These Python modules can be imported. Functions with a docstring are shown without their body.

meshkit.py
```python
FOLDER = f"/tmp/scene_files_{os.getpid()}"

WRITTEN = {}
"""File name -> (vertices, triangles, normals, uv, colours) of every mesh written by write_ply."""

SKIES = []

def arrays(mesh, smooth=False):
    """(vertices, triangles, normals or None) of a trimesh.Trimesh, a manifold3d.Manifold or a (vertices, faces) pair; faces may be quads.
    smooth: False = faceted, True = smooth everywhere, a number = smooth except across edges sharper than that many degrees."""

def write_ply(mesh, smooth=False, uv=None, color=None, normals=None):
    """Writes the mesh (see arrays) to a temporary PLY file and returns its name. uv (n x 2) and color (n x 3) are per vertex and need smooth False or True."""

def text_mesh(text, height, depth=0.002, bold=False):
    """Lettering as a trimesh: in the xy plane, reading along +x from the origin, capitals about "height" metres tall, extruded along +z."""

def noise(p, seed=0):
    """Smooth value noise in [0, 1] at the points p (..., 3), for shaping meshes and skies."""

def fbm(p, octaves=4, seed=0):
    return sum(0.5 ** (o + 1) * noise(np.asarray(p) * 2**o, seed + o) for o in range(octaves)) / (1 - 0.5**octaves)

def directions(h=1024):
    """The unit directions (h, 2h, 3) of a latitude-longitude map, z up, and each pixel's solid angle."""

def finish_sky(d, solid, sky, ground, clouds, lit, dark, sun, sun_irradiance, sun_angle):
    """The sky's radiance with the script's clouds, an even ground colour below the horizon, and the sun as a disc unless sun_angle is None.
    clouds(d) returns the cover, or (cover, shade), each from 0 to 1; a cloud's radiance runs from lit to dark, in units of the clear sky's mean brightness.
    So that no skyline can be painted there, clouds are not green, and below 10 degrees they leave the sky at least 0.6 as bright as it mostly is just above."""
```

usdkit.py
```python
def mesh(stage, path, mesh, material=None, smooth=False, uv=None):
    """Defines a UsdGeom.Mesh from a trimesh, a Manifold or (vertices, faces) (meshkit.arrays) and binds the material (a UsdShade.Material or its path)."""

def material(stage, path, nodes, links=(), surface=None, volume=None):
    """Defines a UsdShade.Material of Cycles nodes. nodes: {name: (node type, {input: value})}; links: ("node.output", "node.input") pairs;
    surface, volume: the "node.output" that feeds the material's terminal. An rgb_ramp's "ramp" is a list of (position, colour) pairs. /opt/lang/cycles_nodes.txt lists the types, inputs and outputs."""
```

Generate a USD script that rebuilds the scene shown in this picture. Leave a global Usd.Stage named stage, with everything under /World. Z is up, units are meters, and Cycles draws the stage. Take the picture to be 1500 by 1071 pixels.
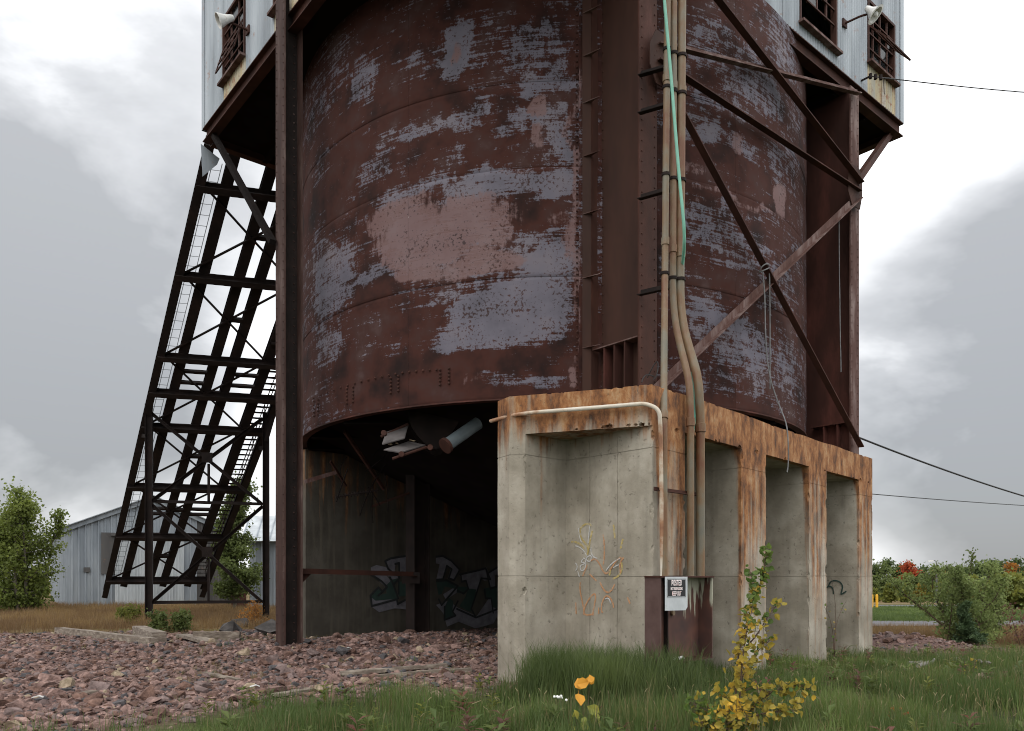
import math, numpy as np, trimesh, usdkit, meshkit
from pxr import Usd, UsdGeom, UsdLux, UsdShade, Sdf, Gf, Vt
import manifold3d as m3
from shapely.geometry import Polygon, LineString, MultiPolygon
from shapely.ops import unary_union

stage = Usd.Stage.CreateInMemory()
UsdGeom.SetStageUpAxis(stage, 'Z'); UsdGeom.SetStageMetersPerUnit(stage, 1.0)
UsdGeom.Xform.Define(stage, '/World'); UsdGeom.Scope.Define(stage, '/World/Looks')
EYE = 1.5; F = 1130.0; CX = 750.0; HZ = 845.0
# ------------------------------------------------------------------ camera, sky, sun
cam = UsdGeom.Camera.Define(stage, '/World/camera')
cam.AddTranslateOp().Set((0, 0, EYE)); cam.AddRotateXOp().Set(90.0)
cam.CreateHorizontalApertureAttr(36.0); cam.CreateVerticalApertureAttr(36.0 * 731 / 1024)
cam.CreateFocalLengthAttr(36.0 * F / 1500); cam.CreateVerticalApertureOffsetAttr(36.0 * (HZ - 535.5) / 1500)
cam.CreateFStopAttr(0.0); cam.CreateClippingRangeAttr((0.05, 5000.0))
cam.CreateExposureAttr(0.85)
SUN_EL, SUN_AZ = math.radians(48), math.radians(-150)          # azimuth = atan2(x, y) of the direction towards the sun
sd = np.array([math.cos(SUN_EL) * math.sin(SUN_AZ), math.cos(SUN_EL) * math.cos(SUN_AZ), math.sin(SUN_EL)])
sun = UsdLux.DistantLight.Define(stage, '/World/sun')
sun.CreateIntensityAttr(0.16); sun.CreateAngleAttr(35.0); sun.CreateNormalizeAttr(True); sun.CreateColorAttr(Gf.Vec3f(1.0, 0.96, 0.9))
sun.AddRotateXYZOp().Set((90 - math.degrees(SUN_EL), 0, 180 - math.degrees(SUN_AZ)))
SKY_STRENGTH = 0.10
CLOUD = dict(white=(10.6, 10.8, 10.9), grey=(2.7, 2.78, 2.9))
def sky_dir(px, py): return tuple(np.array([px - CX, F, HZ - py]) / np.linalg.norm([px - CX, F, HZ - py]))
LOBES = [(sky_dir(-20, 60), 24, .46), (sky_dir(-20, 490), 20, .50), (sky_dir(1500, 550), 16, .66), (sky_dir(150, 690), 13, .26), (sky_dir(1520, 790), 9, .16), (sky_dir(-700, 300), 34, .4), (sky_dir(2400, 300), 36, .5), (sky_dir(-4000, 300), 40, .4), (sky_dir(700, -1500), 30, .3)]
skn = {'tc': ('texture_coordinate', {}),
    'sky': ('sky_texture', {'sky_type': 'single_scattering', 'sun_disc': False, 'sun_elevation': SUN_EL, 'sun_rotation': SUN_AZ, 'aerosol_density': 2.0}),
    'map': ('mapping', {'location': (0.35, 0.0, 0.1), 'scale': (1.0, 1.0, 2.0)}),
    'n1': ('noise_texture', {'scale': 2.6, 'detail': 4, 'roughness': 0.5, 'distortion': 0.3}), 'nw': ('noise_texture', {'scale': 3.2, 'detail': 3, 'roughness': 0.5}),
    'wv': ('vector_math', {'math_type': 'multiply_add', 'vector2': (.26, .26, .26), 'vector3': (-.13, -.13, -.13)}), 'wd': ('vector_math', {'math_type': 'add'}), 'wn': ('vector_math', {'math_type': 'normalize'}),
    'base': ('map_range', {'from_min': .34, 'from_max': .62, 'to_min': .20, 'to_max': -.02}), 'n3': ('noise_texture', {'scale': 3.6, 'detail': 8, 'roughness': .55, 'distortion': .2}), 'n3r': ('map_range', {'from_min': .32, 'from_max': .66, 'to_min': .45, 'to_max': 1.6}), 'lm': ('math', {'math_type': 'multiply'}), 'tot': ('math', {'math_type': 'add'}), 'sz': ('separate_xyz', {}), 'el': ('math', {'math_type': 'multiply_add', 'value2': .95, 'value3': .78}), 'sc': ('vector_math', {'math_type': 'scale'}),
    'r': ('rgb_ramp', {'ramp': [(0.0, (8.6, 8.65, 8.7)), (0.14, (7.6, 7.65, 7.7)), (0.38, (5.3, 5.37, 5.48)), (0.62, (3.75, 3.82, 3.93)), (1.0, (2.6, 2.67, 2.77))]}),
    'mix': ('mix_color', {'fac': 0.94, 'use_clamp': False, 'use_clamp_result': False}),
    'bg': ('background_shader', {'strength': SKY_STRENGTH})}
skl = [('tc.generated', 'map.vector'), ('map.vector', 'n1.vector'), ('tc.generated', 'nw.vector'), ('nw.color', 'wv.vector1'), ('wv.vector', 'wd.vector1'), ('tc.generated', 'wd.vector2'), ('wd.vector', 'wn.vector1'), ('n1.fac', 'base.value')]
prev = None
for k_, (d_, deg, amt) in enumerate(LOBES):
    skn[f'd{k_}'] = ('vector_math', {'math_type': 'dot_product', 'vector2': d_}); skn[f'm{k_}'] = ('map_range', {'range_type': 'smoothstep', 'from_min': math.cos(math.radians(deg)), 'from_max': 1.0, 'to_min': 0.0, 'to_max': amt, 'clamp': True}); skn[f'a{k_}'] = ('math', {'math_type': 'add'})
    skl += [('wn.vector', f'd{k_}.vector1'), (f'd{k_}.value', f'm{k_}.value'), (f'm{k_}.result', f'a{k_}.value2')]
    if prev: skl += [(prev, f'a{k_}.value1')]
    else: skn[f'a{k_}'][1]['value1'] = 0.0
    prev = f'a{k_}.value'
skl += [('map.vector', 'n3.vector'), ('n3.fac', 'n3r.value'), (prev, 'lm.value1'), ('n3r.result', 'lm.value2'), ('lm.value', 'tot.value1'), ('base.result', 'tot.value2'), ('tc.generated', 'sz.vector'), ('sz.z', 'el.value1'), ('r.color', 'sc.vector1'), ('el.value', 'sc.scale')]
skl += [('tot.value', 'r.fac'), ('sky.color', 'mix.a'), ('sc.vector', 'mix.b'), ('mix.result', 'bg.color')]
skym = usdkit.material(stage, '/World/Looks/sky', skn, skl, surface='bg.background')
dome = UsdLux.DomeLight.Define(stage, '/World/sky')
UsdShade.MaterialBindingAPI.Apply(dome.GetPrim()).Bind(skym)
dome.GetPrim().SetCustomDataByKey('kind', 'structure')
dome.GetPrim().SetCustomDataByKey('label', 'overcast sky of white and grey cloud')

# ------------------------------------------------------------------ helpers
rng = np.random.default_rng(7)
names = {}
def numbered(path):
    if path not in names:
        names[path] = 0; return path
    names[path] += 1
    return f'{path}_{names[path]:03d}'
def data(prim, label=None, cat=None, group=None, kind=None):
    for k, v in (('label', label), ('category', cat), ('group', group), ('kind', kind)):
        if v: prim.SetCustomDataByKey(k, v)
    return prim
def thing(name, label, cat, group=None, loc=(0, 0, 0), kind=None):
    x = UsdGeom.Xform.Define(stage, numbered('/World/' + name)); x.AddTranslateOp().Set(tuple(float(c) for c in loc))
    x.base = np.array(loc, float)
    data(x.GetPrim(), label, cat, group, kind)
    return x
class MB:
    """collects triangles of one mesh"""
    def __init__(s): s.v, s.f, s.n = [], [], 0
    def add(s, v, f):
        v = np.asarray(v, float); f = np.asarray(f, int)
        if f.shape[1] == 4: f = np.vstack([f[:, [0, 1, 2]], f[:, [0, 2, 3]]])
        s.v.append(v); s.f.append(f + s.n); s.n += len(v); return s
    def tm(s, m): return s.add(m.vertices, m.faces)
    def get(s): return np.vstack(s.v), np.vstack(s.f)
def put(name, mb, mat, parent=None, smooth=False, label=None, cat=None, group=None, kind=None, uv=None, prim=None):
    """one Mesh prim; coordinates in the world, moved to the base of the parent thing"""
    v, f = mb.get() if isinstance(mb, MB) else (mb if isinstance(mb, tuple) else (np.array(mb.vertices), np.array(mb.faces)))
    off = np.zeros(3)
    p = '/World'
    if parent is not None:
        p = str(parent.GetPath()); q = parent
        off = getattr(parent, 'base', off)
    path = numbered(p + '/' + name)
    m = usdkit.mesh(stage, path, (np.asarray(v) - off, f), mat, smooth=smooth, uv=uv)
    m.base = off
    if prim:
        for k, a in prim.items():
            UsdGeom.PrimvarsAPI(m).CreatePrimvar(k, Sdf.ValueTypeNames.FloatArray, 'vertex').Set(Vt.FloatArray.FromNumpy(np.asarray(a, np.float32)))
    data(m.GetPrim(), label, cat, group, kind)
    return m
BOXF = np.array([[0, 2, 3, 1], [4, 5, 7, 6], [0, 1, 5, 4], [2, 6, 7, 3], [0, 4, 6, 2], [1, 3, 7, 5]])
def unit(v): v = np.asarray(v, float); return v / max(np.linalg.norm(v), 1e-12)
def frame(p, q, side):
    z = unit(np.subtract(q, p)); x = np.asarray(side, float); x = x - z * (x @ z)
    if np.linalg.norm(x) < 1e-6: x = np.cross(z, [0.3, 0.9, 0.1])
    x = unit(x); return x, np.cross(z, x), z
def bar(mb, p, q, w, h, side=(0, 0, 1), off=(0, 0)):
    p, q = np.asarray(p, float), np.asarray(q, float); x, y, z = frame(p, q, side)
    o = x * off[0] + y * off[1]
    mb.add([c + o + x * sx * w / 2 + y * sy * h / 2 for c in (p, q) for sx in (-1, 1) for sy in (-1, 1)], BOXF[:, ::-1]); return mb
def angle_bar(mb, p, q, w, t=0.014, side=(0, 0, 1)):
    bar(mb, p, q, w, t, side); bar(mb, p, q, t, w - t, side, (-w / 2 + t / 2, w / 2)); return mb
def ibeam(mb, p, q, depth, width, tf=0.02, tw=0.012, side=(0, 0, 1)):
    """side = direction of the depth (web)"""
    bar(mb, p, q, tf, width, side, (depth / 2 - tf / 2, 0)); bar(mb, p, q, tf, width, side, (-depth / 2 + tf / 2, 0))
    bar(mb, p, q, depth - 2 * tf, tw, side); return mb
def tube(mb, path, r, n=10, caps=True):
    P = np.asarray(path, float); R = np.broadcast_to(r, len(P))
    T = np.gradient(P, axis=0) if len(P) > 2 else np.array([P[1] - P[0]] * 2)
    T = T / np.linalg.norm(T, axis=1, keepdims=True)
    x = np.cross(T[0], [0, 0, 1.0]);
    if np.linalg.norm(x) < 0.1: x = np.cross(T[0], [1.0, 0, 0])
    rows = []
    for i in range(len(P)):
        x = unit(x - T[i] * (x @ T[i])); y = np.cross(T[i], x)
        a = np.arange(n) / n * 2 * np.pi
        rows.append(P[i] + R[i] * (np.cos(a)[:, None] * x + np.sin(a)[:, None] * y))
    v = np.vstack(rows); f = []
    for i in range(len(P) - 1):
        for k in range(n):
            a, b = i * n + k, i * n + (k + 1) % n; f.append([a, b, b + n, a + n])
    f = np.array(f); f = np.vstack([f[:, [0, 1, 2]], f[:, [0, 2, 3]]])
    if caps:
        e = (len(P) - 1) * n
        f = np.vstack([f, [[0, k + 1, k] for k in range(1, n - 1)], [[e, e + k, e + k + 1] for k in range(1, n - 1)]])
    return mb.add(v, f)
def spline(pts, n=24):
    from scipy.interpolate import CubicSpline
    P = np.asarray(pts, float); t = np.r_[0, np.cumsum(np.linalg.norm(np.diff(P, axis=0), axis=1))]
    return CubicSpline(t, P)(np.linspace(0, t[-1], n))
def bends(pts, r=0.25, n=6):
    """polyline with rounded corners"""
    P = [np.asarray(p, float) for p in pts]; out = [P[0]]
    for a, b, c in zip(P, P[1:], P[2:]):
        u, w = unit(a - b), unit(c - b); d = min(r, np.linalg.norm(a - b) * .45, np.linalg.norm(c - b) * .45)
        for t in np.linspace(0, 1, n): out.append((1 - t) ** 2 * (b + u * d) + 2 * t * (1 - t) * b + t * t * (b + w * d))
    out.append(P[-1]); return np.array(out)
def at(px, py, Y): return np.array([(px - CX) * Y / F, Y, EYE + (HZ - py) * Y / F])
def poly_prism(mb, pts, a, b, axis3):
    """2d polygon pts (n x 2) in the frame axis3 = (origin, e1, e2), extruded along normal from a to b"""
    o, e1, e2 = (np.asarray(c, float) for c in axis3); n = np.cross(e1, e2)
    g = Polygon(pts) if not hasattr(pts, 'geom_type') else pts
    for q in getattr(g, 'geoms', [g]):
        if q.is_empty or q.area < 1e-6: continue
        t = trimesh.creation.extrude_polygon(q, b - a, engine='earcut'); v = t.vertices
        mb.add(o + v[:, :1] * e1 + v[:, 1:2] * e2 + (v[:, 2:] + a) * n, t.faces)
    return mb
def rock(seed, size):
    r = np.random.default_rng(seed); p = r.normal(size=(13, 3)); p /= np.linalg.norm(p, axis=1, keepdims=True); p *= r.uniform(.75, 1.0, (13, 1)); p *= np.array([1, r.uniform(.6, .95), r.uniform(.42, .75)])
    h = trimesh.convex.convex_hull(p); return np.array(h.vertices) * size, np.array(h.faces)
def sstep(a, b, x): t = np.clip((np.asarray(x, float) - a) / (b - a), 0, 1); return t * t * (3 - 2 * t)

# ------------------------------------------------------------------ materials
L = '/World/Looks/'
def noise_mat(name, ramp, scale=3, detail=5, rough=0.8, bump=0.15, bscale=40, stretch=(1, 1, 1), metallic=0, spec=0.3, distance=0.01, island=0.0):
    n = {'g': ('geometry', {}), 'map': ('mapping', {'scale': stretch}), 'n': ('noise_texture', {'scale': scale, 'detail': detail, 'roughness': 0.65}),
         'r': ('rgb_ramp', {'ramp': ramp}), 'b': ('noise_texture', {'scale': bscale, 'detail': 4}), 'bm': ('bump', {'strength': bump, 'distance': distance}),
         'p': ('principled_bsdf', {'roughness': rough, 'metallic': metallic, 'specular_ior_level': spec})}
    l = [('g.position', 'map.vector'), ('map.vector', 'n.vector'), ('g.position', 'b.vector'), ('b.fac', 'bm.height'), ('r.color', 'p.base_color'), ('bm.normal', 'p.normal')]
    if island:
        n['i'] = ('math', {'math_type': 'multiply_add', 'value2': island, 'value3': -island / 2}); n['ad'] = ('math', {'math_type': 'add'})
        l += [('g.random_per_island', 'i.value1'), ('n.fac', 'ad.value1'), ('i.value', 'ad.value2'), ('ad.value', 'r.fac')]
    else: l += [('n.fac', 'r.fac')]
    return usdkit.material(stage, L + name, n, l, surface='p.BSDF')
M = {}
M['rust'] = noise_mat('rusty_steel', [(0.25, (0.0224, 0.0103, 0.0081)), (0.45, (0.0373, 0.0164, 0.0121)), (0.6, (0.0508, 0.0206, 0.0144)), (0.75, (0.0783, 0.0333, 0.0260))], 2.2, 7, 0.75, 0.2, 60, (1, 1, .35), spec=.14)
M['rust_pale'] = noise_mat('pale_rusty_steel', [(0.3, (0.0382, 0.0186, 0.0144)), (0.48, (0.0721, 0.0365, 0.0295)), (0.56, (0.1102, 0.0722, 0.0643)), (0.7, (0.1866, 0.1376, 0.1246))], 3.5, 8, 0.75, 0.2, 60, (1, 1, .25), spec=.14)
M['rust_flange'] = noise_mat('streaked_rusty_flange', [(0.3, (0.0254, 0.0138, 0.0112)), (0.5, (0.0424, 0.0227, 0.0184)), (0.6, (0.0636, 0.0399, 0.0341)), (0.72, (0.1272, 0.0894, 0.0787))], 4, 8, 0.75, 0.2, 60, (1, 1, .2), spec=.14)
M['shade_black'] = noise_mat('shade_black_steel', [(0.3, (.006, .005, .0048)), (0.7, (.013, .010, .009))], 2.5, 5, .95, .1, spec=.04)  # near-black: shade under floors and decks put into the steel colour
M['rust_dark'] = noise_mat('backlit_dark_steel', [(0.3, (0.0085, 0.0066, 0.0061)), (0.55, (0.0153, 0.0106, 0.0093)), (0.75, (0.0272, 0.0161, 0.0136))], 2.5, 6, 0.75, 0.2, 50, spec=.12)  # backlit darkness of the skip track put into a darker rust colour
M['rust_web'] = noise_mat('brown_rusty_plate', [(0.25, (0.0220, 0.0109, 0.0081)), (0.5, (0.0366, 0.0168, 0.0118)), (0.68, (0.0476, 0.0208, 0.0142)), (0.8, (0.0733, 0.0297, 0.0212))], 1.6, 8, 0.7, 0.12, 80, (1, 1, .3), spec=.14)
M['rust_red'] = noise_mat('reddish_rusty_plate', [(0.3, (0.0254, 0.0117, 0.0092)), (0.5, (0.0424, 0.0172, 0.0131)), (0.62, (0.0763, 0.0275, 0.0210)), (0.75, (0.1272, 0.0482, 0.0361))], 1.3, 8, 0.75, 0.15, 60, (1, 1, .3), spec=.14)
M['conduit'] = noise_mat('rust_stained_galvanised_pipe', [(0.3, (0.0910, 0.0924, 0.0743)), (0.43, (0.1214, 0.1040, 0.0716)), (0.53, (0.1274, 0.0780, 0.0371)), (0.66, (0.1032, 0.0375, 0.0133))], 2.2, 9, 0.6, 0.25, 70, (1, 1, .55), spec=.45)
M['conduit_white'] = noise_mat('weathered_white_conduit', [(0.3, (.5, .48, .43)), (0.5, (.42, .36, .28)), (0.62, (.25, .13, .07)), (0.75, (.15, .07, .04))], 1.8, 6, 0.55, 0.08, 90)
M['hose'] = noise_mat('green_hose', [(0.3, (.105, .27, .195)), (0.7, (.15, .34, .26))], 6, 3, 0.5, 0.05)
M['cable'] = noise_mat('grey_cable', [(0.3, (0.0675, 0.0675, 0.0675)), (0.7, (0.1500, 0.1500, 0.1500))], 6, 3, 0.6, 0.05)
M['wire'] = noise_mat('black_wire', [(0.3, (.012, .012, .013)), (0.7, (.02, .02, .02))], 6, 2, 0.6, 0.0)
M['lamp'] = noise_mat('weathered_white_enamel', [(0.3, (.5, .5, .48)), (0.6, (.62, .62, .6)), (0.8, (.4, .33, .25))], 8, 4, 0.4, 0.03)
M['glass'] = usdkit.material(stage, L + 'dirty_glass', {'f': ('fresnel', {'IOR': 1.5}), 't': ('transparent_bsdf', {'color': (.45, .48, .48)}), 'g': ('glossy_bsdf', {'color': (.8, .8, .8), 'roughness': .12}), 'm': ('mix_closure', {})},
                             [('f.fac', 'm.fac'), ('t.BSDF', 'm.closure1'), ('g.BSDF', 'm.closure2')], surface='m.closure')
M['wood'] = noise_mat('weathered_timber', [(0.3, (.07, .055, .042)), (0.5, (.15, .12, .095)), (0.7, (.30, .26, .21))], 5, 7, 0.9, 0.4, 30, (1, 1, 3))
M['black'] = noise_mat('black_paint', [(0.3, (.012, .012, .013)), (0.7, (.02, .02, .021))], 9, 3, 0.5, 0.02)
M['signplate'] = noise_mat('dull_grey_metal', [(0.3, (.34, .36, .37)), (0.6, (.42, .44, .45)), (0.8, (.3, .29, .27))], 6, 5, 0.5, 0.03)
M['signwhite'] = noise_mat('faded_pink_white_print', [(0.35, (.75, .62, .6)), (0.5, (.8, .76, .75)), (0.65, (.7, .45, .42))], 40, 2, 0.6, 0.0)
M['yellow'] = noise_mat('yellow_post_paint', [(0.3, (.55, .28, .02)), (0.7, (.62, .35, .03))], 5, 3, 0.6, 0.05)
M['bark'] = noise_mat('grey_bark', [(0.3, (.06, .05, .04)), (0.6, (.14, .125, .1)), (0.8, (.22, .2, .17))], 9, 5, 0.9, 0.4, 30)
M['twig'] = noise_mat('brown_twig', [(0.3, (.05, .032, .022)), (0.7, (.09, .06, .04))], 9, 3, 0.9, 0.2)
M['driftwood'] = noise_mat('bleached_branch', [(0.3, (0.1200, 0.1080, 0.0960)), (0.7, (0.2160, 0.1980, 0.1800))], 9, 3, 0.9, 0.3)
def leaf_mat(name, cols, trans=0.35, scale=1.2, spread=.5):
    ramp = [(0.2 + 0.6 * i / max(len(cols) - 1, 1), c) for i, c in enumerate(cols)]
    n = {'g': ('geometry', {}), 'n': ('noise_texture', {'scale': scale, 'detail': 3}), 'i': ('math', {'math_type': 'multiply_add', 'value2': spread, 'value3': -spread / 2}), 'ad': ('math', {'math_type': 'add'}),
         'r': ('rgb_ramp', {'ramp': ramp}), 'p': ('principled_bsdf', {'roughness': .6, 'specular_ior_level': .25}), 't': ('translucent_bsdf', {}), 'm': ('mix_closure', {'fac': trans})}
    return usdkit.material(stage, L + name, n, [('g.position', 'n.vector'), ('g.random_per_island', 'i.value1'), ('n.fac', 'ad.value1'), ('i.value', 'ad.value2'), ('ad.value', 'r.fac'),
        ('r.color', 'p.base_color'), ('r.color', 't.color'), ('p.BSDF', 'm.closure1'), ('t.BSDF', 'm.closure2')], surface='m.closure')
M['leaf_aspen'] = leaf_mat('aspen_leaves', [(.085, .11, .022), (.14, .17, .035), (.20, .22, .05), (.30, .26, .06)])
M['leaf_shrub'] = leaf_mat('willow_leaves', [(.115, .15, .045), (.20, .245, .08), (.28, .32, .115), (.34, .33, .13)])
M['leaf_dark'] = leaf_mat('dark_green_leaves', [(.045, .065, .02), (.075, .105, .03), (.115, .15, .042)])
M['leaf_mid'] = leaf_mat('mid_green_leaves', [(.07, .09, .024), (.11, .14, .04), (.17, .185, .05)])
M['leaf_lime'] = leaf_mat('yellow_green_leaves', [(.10, .11, .022), (.17, .17, .028), (.26, .22, .035)])
M['leaf_gold'] = leaf_mat('golden_leaves', [(.130, .098, .016), (.260, .169, .019), (.338, .208, .026)])
M['leaf_red'] = leaf_mat('red_leaves', [(.26, .05, .02), (.46, .09, .03), (.52, .15, .04)])
M['leaf_orange'] = leaf_mat('orange_leaves', [(.208, .091, .019), (.351, .143, .026), (.286, .169, .026)])
M['leaf_yellow'] = leaf_mat('autumn_birch_leaves', [(.24, .19, .03), (.52, .31, .035), (.66, .37, .04), (.44, .18, .02)], .3, 5, .6)
M['leaf_green'] = leaf_mat('fresh_birch_leaves', [(.06, .10, .02), (.11, .14, .03), (.24, .2, .03)], .3, 5)
M['leaf_bigyellow'] = leaf_mat('orange_poplar_leaves', [(.5, .24, .03), (.62, .3, .04), (.5, .33, .05)], .3, 8)
M['leaf_biggreen'] = leaf_mat('yellowing_poplar_leaves', [(.2, .22, .05), (.38, .32, .05), (.5, .34, .05)], .3, 8)
M['leaf_maroon'] = leaf_mat('maroon_leaves', [(.091, .046, .033), (.169, .072, .052), (.104, .104, .039)])
M['needle'] = leaf_mat('spruce_needles', [(.035, .06, .024), (.06, .095, .036), (.09, .13, .05)], .15, 3)
M['grass'] = leaf_mat('green_grass_blades', [(.052, .078, .020), (.105, .142, .036), (.16, .19, .055), (.23, .23, .09)], .3, .6, .55)
M['straw'] = leaf_mat('dead_straw', [(.12, .10, .045), (.20, .165, .08), (.27, .225, .12)], .3, 2)
M['tallgrass'] = leaf_mat('tall_grass_blades', [(.048, .068, .02), (.082, .108, .032), (.125, .148, .046), (.19, .18, .08)], .3, .8, .5)
M['drygrass'] = leaf_mat('dry_grass_blades', [(.115, .069, .032), (.196, .127, .052), (.253, .184, .086), (.115, .115, .034)], .3, .35, .5)
M['seed'] = leaf_mat('pale_seed_heads', [(.2, .17, .09), (.3, .26, .15)], .3, 3)
M['white_flower'] = noise_mat('white_petals', [(0.3, (.7, .7, .66)), (0.7, (.8, .8, .78))], 9, 2, .7, 0)
ROCKC = {'pink': [(0.32, (.115, .073, .062)), (0.5, (.25, .16, .135)), (0.66, (.42, .30, .26))], 'brown': [(0.32, (.075, .042, .032)), (0.5, (.155, .089, .067)), (0.66, (.26, .165, .128))],
         'grey': [(0.32, (.045, .041, .042)), (0.5, (.085, .078, .079)), (0.66, (.16, .145, .145))], 'tan': [(0.32, (.17, .13, .085)), (0.5, (.29, .225, .16)), (0.66, (.38, .31, .23))],
         'purple': [(0.32, (.095, .067, .061)), (0.5, (.165, .118, .108)), (0.66, (.27, .205, .19))]}
for k, r in ROCKC.items(): M['rock_' + k] = noise_mat('rock_' + k, r, 9, 8, 0.9, 0.6, 38, distance=.03, island=.22)
M['boulder'] = noise_mat('dark_boulder', [(0.3, (.022, .02, .019)), (0.5, (.04, .036, .034)), (0.7, (.08, .072, .068))], 4, 6, .9, .4, 30, distance=.03)
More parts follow.
